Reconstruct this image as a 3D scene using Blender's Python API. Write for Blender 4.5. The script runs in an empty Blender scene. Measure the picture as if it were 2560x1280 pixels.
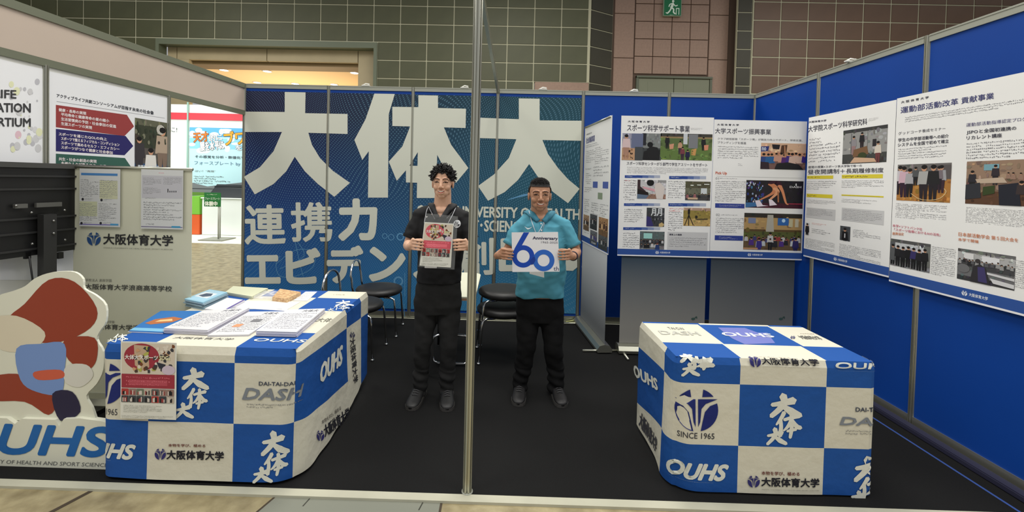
import bpy, bmesh, math, random
from math import sin, cos, pi, sqrt, radians, atan2
from mathutils import Vector, Matrix, noise
from mathutils.geometry import tessellate_polygon
from mathutils.bvhtree import BVHTree
sc = bpy.context.scene
COL = sc.collection
random.seed(7)

# ------------------------------------------------------------------ camera
CAMPOS = Vector((3.0568, -4.9184, 1.6374)); YAW, PITCH, ROLL, FPX = -.0131, -.0213, .0239, 1051.99
PPX, PPY = 1244.4, 473.6
fw = Vector((sin(YAW)*cos(PITCH), cos(YAW)*cos(PITCH), sin(PITCH)))
r0 = Vector((cos(YAW), -sin(YAW), 0)); u0 = r0.cross(fw)
CR = r0*cos(ROLL) + u0*sin(ROLL); CU = -r0*sin(ROLL) + u0*cos(ROLL)
cd = bpy.data.cameras.new('camera'); co = bpy.data.objects.new('camera', cd); COL.objects.link(co)
m = Matrix((CR, CU, -fw)).transposed().to_4x4(); m.translation = CAMPOS; co.matrix_world = m
cd.sensor_fit = 'HORIZONTAL'; cd.sensor_width = 36; cd.lens = FPX/2560*36
cd.shift_x = (1280-PPX)/2560; cd.shift_y = (PPY-640)/2560; cd.clip_end = 200
sc.camera = co
def at(px, py, ax, v):
    """point where the sight line of a photograph pixel meets the plane ax = v"""
    d = fw + CR*((px-PPX)/FPX) + CU*((PPY-py)/FPX); i = 'xyz'.index(ax)
    return CAMPOS + d*((v-CAMPOS[i])/d[i])

# ------------------------------------------------------------------ light
sc.view_settings.view_transform = 'Standard'; sc.view_settings.look = 'None'
sc.view_settings.gamma = 1; sc.view_settings.use_curve_mapping = False; sc.view_settings.exposure = 0.0
w = bpy.data.worlds.new('world'); sc.world = w; w.use_nodes = True
w.node_tree.nodes['Background'].inputs[0].default_value = (.93, .95, 1.0, 1); w.node_tree.nodes['Background'].inputs[1].default_value = .42
def area(name, loc, sx, sy, power, col=(1, .97, .9), rot=(0, 0, 0)):
    l = bpy.data.lights.new(name, 'AREA'); l.shape = 'RECTANGLE'; l.size = sx; l.size_y = sy; l.energy = power; l.color = col
    o = bpy.data.objects.new(name, l); COL.objects.link(o); o.location = loc; o.rotation_euler = rot; return o
for i, (x, y) in enumerate([(-3, -6), (3, -6.5), (9, -6), (-4, 1.5), (3.2, -1.2), (9.5, 1.5), (-8, 4.5), (3, 4.6), (14, 4.5)]):
    area('hall_lamp_light', (x, y, 8.6), 3.2, 3.2, [260, 270, 260, 230, 300, 210, 330, 300, 330][i])

# ------------------------------------------------------------------ materials
def lin(c):
    return tuple((v/12.92 if v <= .04045 else ((v+.055)/1.055)**2.4) for v in [x/255 for x in c])
MATS = {}
def mat(name, c, rough=.6, metal=0, noise_amt=0, noise_scale=8, bump=0, bump_scale=200, spec=.5, sheen=0, emit=0, trans=0, alpha=1, col2=None):
    if name in MATS: return MATS[name]
    M = bpy.data.materials.new(name); M.use_nodes = True; nt = M.node_tree; N = nt.nodes; L = nt.links
    b = N['Principled BSDF']; c = lin(c)
    b.inputs['Base Color'].default_value = (*c, 1); b.inputs['Roughness'].default_value = rough; b.inputs['Metallic'].default_value = metal
    b.inputs['Specular IOR Level'].default_value = spec
    if emit: b.inputs['Emission Color'].default_value = (*c, 1); b.inputs['Emission Strength'].default_value = emit
    if trans: b.inputs['Transmission Weight'].default_value = trans
    if alpha < 1: b.inputs['Alpha'].default_value = alpha
    if noise_amt or bump:
        tc = N.new('ShaderNodeTexCoord')
    if noise_amt:
        nz = N.new('ShaderNodeTexNoise'); nz.inputs['Scale'].default_value = noise_scale; nz.inputs['Detail'].default_value = 6
        L.new(tc.outputs['Object'], nz.inputs['Vector'])
        rp = N.new('ShaderNodeValToRGB'); rp.color_ramp.elements[0].position = .3; rp.color_ramp.elements[1].position = .7
        d = lin([0]*3); k = 1-noise_amt
        rp.color_ramp.elements[0].color = (c[0]*k, c[1]*k, c[2]*k, 1)
        rp.color_ramp.elements[1].color = (*(lin(col2) if col2 else [min(1, v*(1+noise_amt*.6)) for v in c]), 1)
        L.new(nz.outputs['Fac'], rp.inputs['Fac']); L.new(rp.outputs['Color'], b.inputs['Base Color'])
    if bump:
        n2 = N.new('ShaderNodeTexNoise'); n2.inputs['Scale'].default_value = bump_scale; n2.inputs['Detail'].default_value = 3
        L.new(tc.outputs['Object'], n2.inputs['Vector'])
        bp = N.new('ShaderNodeBump'); bp.inputs['Strength'].default_value = bump; bp.inputs['Distance'].default_value = .01
        L.new(n2.outputs['Fac'], bp.inputs['Height']); L.new(bp.outputs['Normal'], b.inputs['Normal'])
    MATS[name] = M; return M
def ink_mat(name, rough, bump=0):
    if name in MATS: return MATS[name]
    M = bpy.data.materials.new(name); M.use_nodes = True; nt = M.node_tree; b = nt.nodes['Principled BSDF']
    a = nt.nodes.new('ShaderNodeVertexColor'); a.layer_name = 'Ink'; nt.links.new(a.outputs['Color'], b.inputs['Base Color'])
    b.inputs['Roughness'].default_value = rough; b.inputs['Specular IOR Level'].default_value = .3
    if bump:
        tc = nt.nodes.new('ShaderNodeTexCoord'); n2 = nt.nodes.new('ShaderNodeTexNoise'); n2.inputs['Scale'].default_value = 9; n2.inputs['Detail'].default_value = 4
        nt.links.new(tc.outputs['Object'], n2.inputs['Vector']); bp = nt.nodes.new('ShaderNodeBump'); bp.inputs['Strength'].default_value = bump; bp.inputs['Distance'].default_value = .05
        nt.links.new(n2.outputs['Fac'], bp.inputs['Height']); nt.links.new(bp.outputs['Normal'], b.inputs['Normal'])
    MATS[name] = M; return M
PRINT = ink_mat('print_on_paper', .55); CLOTHINK = ink_mat('print_on_cloth', .75, .16)
ALU = mat('aluminium', (186, 186, 172), .3, .85); ALUD = mat('aluminium_dull', (160, 162, 150), .5, .35)
CHROME = mat('chrome', (225, 225, 225), .12, 1); BLACKPL = mat('black_plastic', (22, 22, 22), .5)
PANELB = mat('blue_panel_laminate', (11, 64, 150), .5, noise_amt=.06, noise_scale=2, spec=.25)
WHITEP = mat('white_panel_laminate', (226, 226, 220), .5); PAPER = mat('white_paper', (240, 240, 238), .6, bump=.35, bump_scale=2.6)

# ------------------------------------------------------------------ objects
def mk(name, me, m=None, parent=None):
    o = bpy.data.objects.new(name, me); COL.objects.link(o)
    if m is not None and not me.materials: me.materials.append(m)
    if parent is not None: o.parent = parent
    return o
def tag(o, label=None, cat=None, group=None, kind=None):
    if label: o['label'] = label
    if cat: o['category'] = cat
    if group: o['group'] = group
    if kind: o['kind'] = kind
    return o
def empty(name, loc=(0, 0, 0), rz=0, **k):
    o = bpy.data.objects.new(name, None); COL.objects.link(o); o.location = loc; o.rotation_euler = (0, 0, rz); o.empty_display_size = .1
    return tag(o, **k)
def wp(o, parent):
    """parent while keeping world coordinates of the child's mesh"""
    o.parent = parent
    m = Matrix.LocRotScale(parent.location, parent.rotation_euler, parent.scale)
    o.matrix_parent_inverse = m.inverted(); return o
class MB:
    """collects simple solids into one mesh"""
    def __init__(s): s.v = []; s.f = []; s.sm = []
    def add(s, vs, fs, smooth=False):
        n = len(s.v); s.v += [Vector(v) for v in vs]; s.f += [tuple(n+i for i in f) for f in fs]; s.sm += [smooth]*len(fs); return s
    def box(s, a, b, bev=0):
        x0, y0, z0 = [min(p, q) for p, q in zip(a, b)]; x1, y1, z1 = [max(p, q) for p, q in zip(a, b)]
        if bev:
            vs = []; e = bev
            bm = bmesh.new(); bmesh.ops.create_cube(bm, size=1)
            for v in bm.verts: v.co = Vector(((x0+x1)/2+v.co.x*(x1-x0), (y0+y1)/2+v.co.y*(y1-y0), (z0+z1)/2+v.co.z*(z1-z0)))
            bmesh.ops.bevel(bm, geom=bm.edges[:], offset=e, segments=2, affect='EDGES')
            bm.verts.index_update(); s.add([v.co.copy() for v in bm.verts], [tuple(v.index for v in f.verts) for f in bm.faces]); bm.free(); return s
        vs = [(x0, y0, z0), (x1, y0, z0), (x1, y1, z0), (x0, y1, z0), (x0, y0, z1), (x1, y0, z1), (x1, y1, z1), (x0, y1, z1)]
        return s.add(vs, [(0, 3, 2, 1), (4, 5, 6, 7), (0, 1, 5, 4), (1, 2, 6, 5), (2, 3, 7, 6), (3, 0, 4, 7)])
    def prism(s, pts, off):
        """planar polygon pts extruded by vector off"""
        off = Vector(off); P = [Vector(p) for p in pts]; n = len(P); tr = tessellate_polygon([P])
        vs = P+[p+off for p in P]; fs = []
        a = sum(((P[i].cross(P[(i+1) % n])) for i in range(n)), Vector()); flip = a.dot(off) > 0
        for t in tr:
            t = tuple(t); nn = (P[t[1]]-P[t[0]]).cross(P[t[2]]-P[t[0]])
            if nn.dot(off) > 0: t = t[::-1]
            fs.append(t); fs.append(tuple(i+n for i in t[::-1]))
        for i in range(n):
            j = (i+1) % n; q = (i, j, j+n, i+n); fs.append(q if flip else q[::-1])
        return s.add(vs, fs)
    def tube(s, pts, r, n=10, caps=True, closed=False, flat=None):
        P = [Vector(p) for p in pts]; k = len(P); R = r if isinstance(r, (list, tuple)) else [r]*k
        vs = []; fs = []; up = None
        for i in range(k):
            if closed: t = P[(i+1) % k]-P[i-1]
            else: t = P[min(i+1, k-1)]-P[max(i-1, 0)]
            t.normalize()
            if up is None: up = Vector((0, 0, 1)) if abs(t.z) < .9 else Vector((1, 0, 0))
            a = t.cross(up)
            if a.length < 1e-6: a = t.cross(Vector((0, 1, 0)))
            a.normalize(); b = a.cross(t); up = b.copy()
            for j in range(n):
                q = 2*pi*j/n; vs.append(P[i]+a*(R[i]*cos(q))+b*(R[i]*(flat or 1)*sin(q)))
        m = k if closed else k-1
        for i in range(m):
            for j in range(n):
                a = i*n+j; b = i*n+(j+1) % n; c = ((i+1) % k)*n+(j+1) % n; d = ((i+1) % k)*n+j; fs.append((a, b, c, d))
        if caps and not closed:
            fs.append(tuple(range(n))[::-1]); fs.append(tuple((k-1)*n+j for j in range(n)))
        return s.add(vs, fs, True)
    def lathe(s, prof, c=(0, 0, 0), n=24, ax='z'):
        vs = []; fs = []; c = Vector(c)
        for r, z in prof:
            for j in range(n):
                q = 2*pi*j/n; p = Vector((r*cos(q), r*sin(q), z))
                if ax == 'y': p = Vector((p.x, p.z, p.y))
                if ax == 'x': p = Vector((p.z, p.x, p.y))
                vs.append(c+p)
        for i in range(len(prof)-1):
            for j in range(n): fs.append((i*n+j, i*n+(j+1) % n, (i+1)*n+(j+1) % n, (i+1)*n+j))
        return s.add(vs, fs, True)
    def ell(s, c, r, n=20, m=12, rot=None):
        c = Vector(c); vs = []; fs = []
        for i in range(m+1):
            t = pi*i/m
            for j in range(n):
                q = 2*pi*j/n; p = Vector((r[0]*sin(t)*cos(q), r[1]*sin(t)*sin(q), r[2]*cos(t)))
                if rot: p = rot @ p
                vs.append(c+p)
        for i in range(m):
            for j in range(n): fs.append((i*n+j, (i+1)*n+j, (i+1)*n+(j+1) % n, i*n+(j+1) % n))
        return s.add(vs, fs, True)
    def mesh(s, name='m'):
        me = bpy.data.meshes.new(name); me.from_pydata([tuple(v) for v in s.v], [], s.f); me.polygons.foreach_set('use_smooth', s.sm); me.update(); return me
    def build(s, name, m=None, parent=None, world=False):
        o = mk(name, s.mesh(name), m)
        if parent is not None:
            wp(o, parent) if world else setattr(o, 'parent', parent)
        return o

# ------------------------------------------------------------------ lettering
_G = {}
def glyphs(s, res=2):
    """outline mesh of a string, scaled so that it fills 0..1 x 0..1; returns verts, tris, aspect"""
    if (s, res) in _G: return _G[(s, res)]
    c = bpy.data.curves.new('t', 'FONT'); c.body = s; c.size = 1; c.resolution_u = res; c.fill_mode = 'FRONT'; c.dimensions = '2D'
    o = bpy.data.objects.new('t', c); me = bpy.data.meshes.new_from_object(o)
    V = [(v.co.x, v.co.y) for v in me.vertices]; F = [tuple(p.vertices) for p in me.polygons]
    bpy.data.objects.remove(o); bpy.data.curves.remove(c); bpy.data.meshes.remove(me)
    x0 = min(v[0] for v in V); x1 = max(v[0] for v in V); y0 = min(v[1] for v in V); y1 = max(v[1] for v in V)
    V = [((x-x0)/(x1-x0), (y-y0)/(y1-y0)) for x, y in V]; _G[(s, res)] = (V, F, (x1-x0)/(y1-y0)); return _G[(s, res)]
class Ink:
    """flat print on a surface: M(u, v, lift) -> point, hit(px, py) -> (u, v)"""
    def __init__(s, M, hit=None, step=.0005): s.M = M; s.hit = hit or (lambda a, b: (a, b)); s.step = step; s.v = []; s.f = []; s.c = []
    def raw(s, uv, fs, col, l):
        s.n = getattr(s, 'n', 0)+1; l += .02*min(s.n, 250)   # later prints lie a hair higher
        n = len(s.v); s.v += [s.M(u, v, l*s.step) for u, v in uv]
        for f in fs:
            a, b, c = uv[f[0]], uv[f[1]], uv[f[2]]
            if (b[0]-a[0])*(c[1]-a[1])-(b[1]-a[1])*(c[0]-a[0]) < 0: f = f[::-1]
            s.f.append(tuple(n+i for i in f)); s.c.append(lin(col))
    def poly(s, pts, col, l=1, px=True):
        uv = [s.hit(*p) for p in pts] if px else pts
        s.raw(uv, [tuple(t) for t in tessellate_polygon([[Vector((u, v, 0)) for u, v in uv]])], col, l)
    def grid(s, u0, v0, u1, v1, col, l=1, nx=1, ny=1):
        uv = [(u0+(u1-u0)*i/nx, v0+(v1-v0)*j/ny) for j in range(ny+1) for i in range(nx+1)]
        s.raw(uv, [(j*(nx+1)+i, j*(nx+1)+i+1, (j+1)*(nx+1)+i+1, (j+1)*(nx+1)+i) for j in range(ny) for i in range(nx)], col, l)
    def box(s, x0, y0, x1, y1):
        a = s.hit(x0, y0); b = s.hit(x1, y1); return a[0], b[1], b[0], a[1]
    def rect(s, x0, y0, x1, y1, col, l=1, nx=1, ny=1): s.grid(*s.box(x0, y0, x1, y1), col, l, nx, ny)
    def ellipse(s, cx, cy, rx, ry, col, l=1, n=16, px=True): s.poly([(cx+rx*cos(2*pi*i/n), cy+ry*sin(2*pi*i/n)) for i in range(n)], col, l, px)
    def ring(s, cx, cy, r, w, col, l=1, n=40, a0=0, a1=2*pi, ky=1):
        uv = []; fs = []
        for i in range(n+1):
            a = a0+(a1-a0)*i/n
            for q in (r-w/2, r+w/2): uv.append(s.hit(cx+q*cos(a), cy+q*sin(a)*ky))
            if i: k = 2*i; fs.append((k-2, k-1, k+1, k))
        s.raw(uv, fs, col, l)
    def text(s, t, x0, y0, x1, y1, col, l=2, bold=0, shear=0, res=2, mode=None, rot=0):
        """text filling the photo box (x0,y0)-(x1,y1); mode 'uv': box given as u0,v0,u1,v1"""
        u0, v0, u1, v1 = (x0, y0, x1, y1) if mode == 'uv' else s.box(x0, y0, x1, y1)
        V, F, asp = glyphs(t, res); W = u1-u0; H = v1-v0; sh = shear*H
        offs = [(0, 0)] + ([(bold*H*cos(k*pi/10), bold*H*sin(k*pi/10)) for k in range(0, 20, 1 if bold > .042 else 2 if bold > .02 else 5)] if bold else [])
        cr, sr = cos(rot), sin(rot); cu, cv = (u0+u1)/2, (v0+v1)/2
        for k, (du, dv) in enumerate(offs):
            uv = []
            for x, y in V:
                a = u0+x*(W-abs(sh))+(y*sh if sh > 0 else (y-1)*sh)+du; b = v0+y*H+dv
                if rot: a, b = cu+(a-cu)*cr-(b-cv)*sr, cv+(a-cu)*sr+(b-cv)*cr
                uv.append((a, b))
            s.raw(uv, F, col, l+k*.05)
    def qtext(s, t, BL, BR, TL, col, l=2, bold=0, shear=0, res=2):
        """text on the parallelogram with photo corners bottom-left, bottom-right, top-left"""
        V, F, asp = glyphs(t, res); W = sqrt((BR[0]-BL[0])**2+(BR[1]-BL[1])**2); H = sqrt((TL[0]-BL[0])**2+(TL[1]-BL[1])**2)
        for k, (du, dv) in enumerate([(0, 0)]+([(bold*H/W*cos(q*pi/3), bold*sin(q*pi/3)) for q in range(6)] if bold else [])):
            uv = []
            for x, y in V:
                a = x*(1-shear*H/W)+y*shear*H/W+du; b = y+dv; uv.append(s.hit(BL[0]+a*(BR[0]-BL[0])+b*(TL[0]-BL[0]), BL[1]+a*(BR[1]-BL[1])+b*(TL[1]-BL[1])))
            s.raw(uv, F, col, l+k*.05)
    def greek(s, x0, y0, x1, y1, n, col=(110, 110, 112), l=1, dens=.88, th=.46, seed=0, mode=None):
        """n lines of body text too small to read: short broken dashes"""
        u0, v0, u1, v1 = (x0, y0, x1, y1) if mode == 'uv' else s.box(x0, y0, x1, y1)
        rr = random.Random(seed*31+int(abs(u0*977+v0*313))); H = (v1-v0)/n; uv2 = [[], []]; fs2 = [[], []]
        for i in range(n):
            vc = v1-(i+.5)*H; u = u0; end = u1 if rr.random() < .7 and i < n-1 else u0+(u1-u0)*rr.uniform(.35, .95); g = abs(H)*.6
            while u < end:
                wd = g*rr.uniform(.5, .95)
                if rr.random() < dens+.1:
                    for q in range(2):
                        hh = H*th*rr.uniform(.25, .6); vv = vc+H*th*rr.uniform(-.45, .45)
                        ww = wd*rr.uniform(.45, 1); uu = u+rr.uniform(0, wd-ww); uv, fs = uv2[q], fs2[q]; k = len(uv)
                        uv += [(uu, vv-hh/2), (uu+ww, vv-hh/2), (uu+ww, vv+hh/2), (uu, vv+hh/2)]; fs.append((k, k+1, k+2, k+3))
                u += g
        for q in (0, 1):
            if fs2[q]: s.raw(uv2[q], fs2[q], col, l+q*.3)
    def stroke(s, pts, ws, col, l=2, px=True):
        """brush stroke with varying width"""
        P = [Vector((*p, 0)) for p in pts]; n = len(P)
        # resample by catmull-rom
        Q = []; W = []
        for i in range(n-1):
            p0 = P[max(i-1, 0)]; p1 = P[i]; p2 = P[i+1]; p3 = P[min(i+2, n-1)]
            for k in range(5):
                t = k/5; Q.append(.5*((2*p1)+(p2-p0)*t+(2*p0-5*p1+4*p2-p3)*t*t+(3*p1-p0-3*p2+p3)*t**3)); W.append(ws[i]*(1-t)+ws[i+1]*t)
        Q.append(P[-1]); W.append(ws[-1]); A = []; B = []
        for i in range(len(Q)):
            t = (Q[min(i+1, len(Q)-1)]-Q[max(i-1, 0)]).normalized(); nn = Vector((-t.y, t.x, 0))*W[i]/2
            A.append(Q[i]+nn); B.append(Q[i]-nn)
        t = (Q[-1]-Q[-2]).normalized()*W[-1]*.4; t2 = (Q[0]-Q[1]).normalized()*W[0]*.4
        ring = [a for a in A]+[Q[-1]+t]+B[::-1]+[Q[0]+t2]
        f = s.hit if px else (lambda a, b: (a, b)); k = len(A)
        uv = [f(q.x, q.y) for q in A]+[f(q.x, q.y) for q in B]+[f(*(Q[-1]+t).xy), f(*(Q[0]+t2).xy)]
        s.raw(uv, [(i, i+1, k+i+1, k+i) for i in range(k-1)]+[(k-1, 2*k, 2*k-1), (0, k, 2*k+1)], col, l)
    def flush(s, name, parent=None, m=None):
        if not s.f: return None
        me = bpy.data.meshes.new(name); me.from_pydata([tuple(p) for p in s.v], [], s.f)
        a = me.attributes.new('Ink', 'FLOAT_COLOR', 'CORNER'); d = []
        for f, c in zip(s.f, s.c): d += [c[0], c[1], c[2], 1]*len(f)
        a.data.foreach_set('color', d); me.update(); o = mk(name, me, m or PRINT)
        if parent is not None: wp(o, parent)
        s.v = []; s.f = []; s.c = []; return o
    def sub(s): return Ink(s.M, s.hit, s.step)

NAVY = (28, 40, 110); DARK = (40, 40, 44); BRAND = (34, 78, 160)
def emblem(k, cx, cy, r, col, l=3, px=True, bg=None, ky=1):
    """round crest: a T-shaped figure inside a circle with two swept arms"""
    S = -1 if px else 1
    def P(a): return [(cx+x*r, cy+S*y*r*ky) for x, y in a]
    def arc(a0, a1, q=1, n=10): return [(q*cos(radians(a0+(a1-a0)*i/n)), q*sin(radians(a0+(a1-a0)*i/n))) for i in range(n+1)]
    for sx in (-1, 1):
        k.poly(P([(sx*x, y) for x, y in arc(38, 72)+[(.26, .60)]]), col, l, px)
        k.poly(P([(sx*x, y) for x, y in [(.98, .50), (.06, .50), (.06, -.80), (.16, -.55), (.22, .05), (.42, .28)]]), col, l, px)
        k.poly(P([(sx*x, y) for x, y in arc(18, -80)+[(.28, -.5), (.38, -.1), (.62, .18)]]), col, l, px)
def brush(k, ch, x, y, w, h, col, l=3, px=True, fat=1.3):
    """brush characters of the vertical mark, box top-left x,y"""
    S = 1 if px else -1
    def st(p, ws): k.stroke([(x+a*w, y+S*b*h) for a, b in p], [q*w*fat for q in ws], col, l, px)
    if ch == 'big':
        st([(.05, .42), (.35, .36), (.78, .22)], [.10, .13, .20]); st([(.42, .0), (.46, .3), (.30, .62), (.02, .95)], [.20, .17, .15, .12]); st([(.42, .48), (.68, .72), (1.0, .92)], [.10, .20, .13])
    else:
        st([(.34, .0), (.22, .22), (.0, .5)], [.14, .13, .06]); st([(.18, .3), (.2, .6), (.14, .95)], [.12, .13, .15]); st([(.34, .3), (.62, .22), (.96, .14)], [.10, .12, .15])
        st([(.64, .02), (.66, .4), (.64, .72), (.58, 1.02)], [.13, .13, .13, .10]); st([(.62, .32), (.48, .58), (.30, .74)], [.10, .11, .05]); st([(.68, .32), (.86, .56), (1.04, .62)], [.10, .16, .13]); st([(.46, .76), (.62, .72), (.84, .68)], [.08, .10, .10])
# ------------------------------------------------------------------ hall floor and carpet
def struct(name, label=None): return tag(empty(name), label, kind='structure')
CONC = mat('hall_concrete', (148, 134, 98), .42, noise_amt=.3, noise_scale=9, col2=(172, 160, 124), bump=.3, bump_scale=45)
FE = -2.765   # front edge of the booth carpet
f = MB().box((-14, -8, -.2), (18, 14, -.012)).build('floor', CONC); tag(f, 'worn tan concrete hall floor in front of and behind the booth', kind='structure')
k = Ink(lambda u, v, l: Vector((u, v, -.0116+l)))
# grey steel trench cover let into the floor, dark joints
k.poly([(1.93, FE-.035), (2.78, FE-.035), (2.80, FE-1.0), (1.60, FE-1.0)], (128, 130, 118), 1, px=False)
for a, b in [((1.93, FE-.03), (1.60, FE-1)), ((2.78, FE-.03), (2.79, FE-1)), ((.98, FE-.03), (.75, FE-.6)), ((4.62, FE-.03), (4.75, FE-.6))]:
    w_ = .006 if a[0] in (1.93, 2.78) else .012
    k.poly([(a[0]-w_, a[1]), (a[0]+w_, a[1]), (b[0]+w_, b[1]), (b[0]-w_, b[1])], (70, 60, 48), 2, px=False)
for x in (2.11, 2.69): k.poly([(x-.003, FE-.03), (x+.003, FE-.03), (x-.012, FE-.10), (x-.018, FE-.10)], (60, 60, 52), 3, px=False)
o = k.flush('trench_cover', f, mat('floor_steel', (150, 152, 138), .5)); o.data.materials[0] = PRINT
CARPET = mat('black_needle_felt_carpet', (27, 27, 27), .95, noise_amt=.25, noise_scale=260, bump=.25, bump_scale=400, spec=.15)
tag(MB().box((-.6, FE, -.02), (5.99, .03, 0)).build('carpet', CARPET), 'black felt carpet covering the booth floor', kind='structure')
TAPE = mat('pale_floor_tape', (186, 184, 164), .6, noise_amt=.08, noise_scale=5)
tag(MB().box((-3.2, FE-.05, -.018), (8, FE, .0015)).build('trim_1', TAPE), 'pale tape strip along the front edge of the black carpet', kind='structure')

# ------------------------------------------------------------------ panel walls of the booth
P = .99; H = 2.7
def post_mesh(h, r=.021):
    prof = []
    mb = MB(); n = 8; R = []
    for i in range(8):                       # eight-sided extrusion with a slot in each side
        a = 2*pi*(i+.5)/8; a2 = 2*pi*(i+1)/8
        for q, rr in ((a-.17, 1), (a+.17, 1), (a2-.13, .96), (a2-.10, .55), (a2+.10, .55), (a2+.13, .96)): R.append((r*rr*cos(q), r*rr*sin(q)))
    mb.prism([(x, y, 0) for x, y in R], (0, 0, h)); return mb.mesh('post')
POST = post_mesh(H-.002); POST.materials.append(ALU)
def wall(name, label, P0, D, n, pm, p=P, z0=0.0, inset=.02):
    """system wall: n panels from P0 along unit D"""
    W = struct(name, label); P0 = Vector(P0); D = Vector(D).normalized(); ang = atan2(D.y, D.x)
    pan = MB().box((.02, -.005, z0+.07), (p-.02, .005, H-.045)).mesh('panel'); pan.materials.append(pm)
    rt = MB().box((.018, -.014, H-.05), (p-.018, .014, H)); rt.box((.018, -.017, H-.012), (p-.018, .017, H-.004)); rt = rt.mesh('top_rail'); rt.materials.append(ALUD)
    rb = MB().box((.018, -.012, z0+.012), (p-.018, .012, z0+.07)); rb.box((.018, -.018, z0), (p-.018, .018, z0+.012)); rb = rb.mesh('bottom_rail'); rb.materials.append(ALU)
    for i in range(n+1):
        o = mk('post', POST, None, W); o.location = P0+D*(i*p)
        if i < n:
            for me in (pan, rt, rb):
                q = mk(me.name, me, None, W); q.location = P0+D*(i*p); q.rotation_euler.z = ang
    return W
wall('wall_back', 'blue panelled back wall of the booth with aluminium posts', (0, 0, 0), (1, 0, 0), 6, PANELB)
wr = wall('wall_right', 'blue panelled right side wall of the booth', (6*P, 0, 0), (0, -1, 0), 3, PANELB)
for c in list(wr.children):
    if c.name.startswith('post') and c.location.y > -.01: bpy.data.objects.remove(c)
# blue skirting strip and cable duct lying along the right wall
tag(MB().box((5.84, -2.9, 0), (5.905, -.05, .035), .006).build('cable_duct', mat('dark_duct', (40, 40, 62), .6)), 'long dark cable duct lying on the carpet against the right wall', 'duct')
k = Ink(lambda u, v, l: Vector((u, v, .001))); k.grid(5.74, -2.76, 5.755, -.4, (58, 84, 150)); 
tag(k.flush('tape'), 'thin blue tape line on the carpet along the right wall', 'tape')
# left side: header board on top, white panels at the front, last bay left open
LD = Vector((-sin(.0291), -cos(.0291), 0))
def lpt(px, py, z=None):
    d = fw + CR*((px-PPX)/FPX) + CU*((PPY-py)/FPX); n = Vector((-LD.y, LD.x, 0)); t = -(CAMPOS.dot(n))/d.dot(n); q = CAMPOS+d*t
    return q.dot(LD), q.z
WL = struct('wall_left', 'left side of the booth: white header board over white panels and one open bay')
angL = atan2(LD.y, LD.x)
tP = [lpt(420, 300)[0], lpt(112, 300)[0]]; pitch = tP[1]-tP[0]
posts = [tP[0], tP[1], tP[1]+pitch]
zt = (lpt(612, 283)[1]+lpt(0, 150)[1]*.8)/1.8
PL = post_mesh(zt+.01); PL.materials.append(ALU)
for t in posts:
    o = mk('post', PL, None, WL); o.location = LD*t
hd = mat('header_board_cream', (192, 176, 162), .55, noise_amt=.03, noise_scale=1.5)
def lbox(name, t0, t1, z0, z1, y0, y1, m):
    q = MB().box((t0, y0, z0), (t1, y1, z1)).build(name, m, WL); q.rotation_euler.z = angL; return q
lbox('header_board', .02, 3.25, zt+.05, H-.055, -.005, .005, hd)
lbox('header_rail', .0, 3.25, H-.055, H, -.016, .016, mat('header_rail_shaded', (112, 116, 98), .5, .2)); lbox('header_rail', .0, 3.25, zt, zt+.05, -.016, .016, mat('header_rail_shaded', (110, 112, 108), .5, .3))  # shade on the header rails is put into their darker green-grey colour
for i in range(len(posts)-1):
    lbox('panel', posts[i]+.02, posts[i+1]-.02, .07, zt, -.005, .005, WHITEP); lbox('bottom_rail', posts[i]+.02, posts[i+1]-.02, 0, .07, -.014, .014, ALU)
NL = Vector((LD.y*-1, LD.x, 0)); NL = NL if NL.x > 0 else -NL
LM = lambda u, v, l: LD*u+Vector((0, 0, v))+NL*(.007+l)
class FlipInk(Ink): pass
def LH(px, py): t, z = lpt(px, py); return (t, z)
# print on the two white panels; u runs towards the viewer, so text is laid mirrored in u
LMm = lambda u, v, l: LM(-u, v, l)
LHm = lambda px, py: (-lpt(px, py)[0], lpt(px, py)[1])
pp = tag(empty('consortium_poster'), 'white panel poster with three coloured arrow boxes and a photo of cheering people', 'poster')
k = Ink(LMm, LHm)
k.poly([(120, 178), (419, 246), (419, 700), (120, 700)], (232, 233, 236), .5)
k.qtext('アクティブライフ共創コンソーシアムが目指す未来の社会像', (139, 243), (382, 287), (139, 234), (60, 62, 70), 2, bold=.03)
k.poly([(139, 253), (410, 295), (410, 296), (139, 254.2)], (150, 150, 155), 1)
RB = {0: [(137, 262), (315, 287), (333, 316), (309, 340), (137, 318)], 62: [(137, 322), (312, 340), (331, 365), (309, 388), (137, 378)], 123: [(137, 384), (310, 395), (330, 424), (310, 440), (137, 436)]}
for dy, c, ts in ((0, (150, 62, 62), ['健康・長寿の実現', '平均寿命と健康寿命の差の縮小', '生活習慣病の予防・社会参加の促進', '生涯スポーツの実現']), (62, (44, 40, 100), ['スポーツを通じたQOLの向上', 'スポーツで整えるフィジカル・コンディション', 'スポーツで高めるセルフ・エフィカシー', 'スポーツがつなぐ健康と社会参加']), (123, (56, 96, 84), ['共生・社会の創造の実現', '多様な人々が集うコミュニティ', '地域', '連携'])):
    k.poly(RB[dy], c, 1); sl = {0: .14, 62: .11, 123: .07}[dy]
    for i, t in enumerate(ts):
        y_ = 270+dy*1.0+i*11.5-(dy > 0)*i*.6+(dy == 62)*-1; x_ = 144+(i > 0)*6; L_ = min(146, 8.6*len(t)); k.qtext(t, (x_, y_+8), (x_+L_, y_+8+L_*sl), (x_, y_), (232, 222, 222), 2, bold=.03)
k.flush('lettering', pp)
k = Ink(LMm, LHm); k.poly([(55, 162), (104, 172), (104, 700), (-120, 700), (-120, 118)], (236, 237, 240), .5)
rr = random.Random(3)
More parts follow.
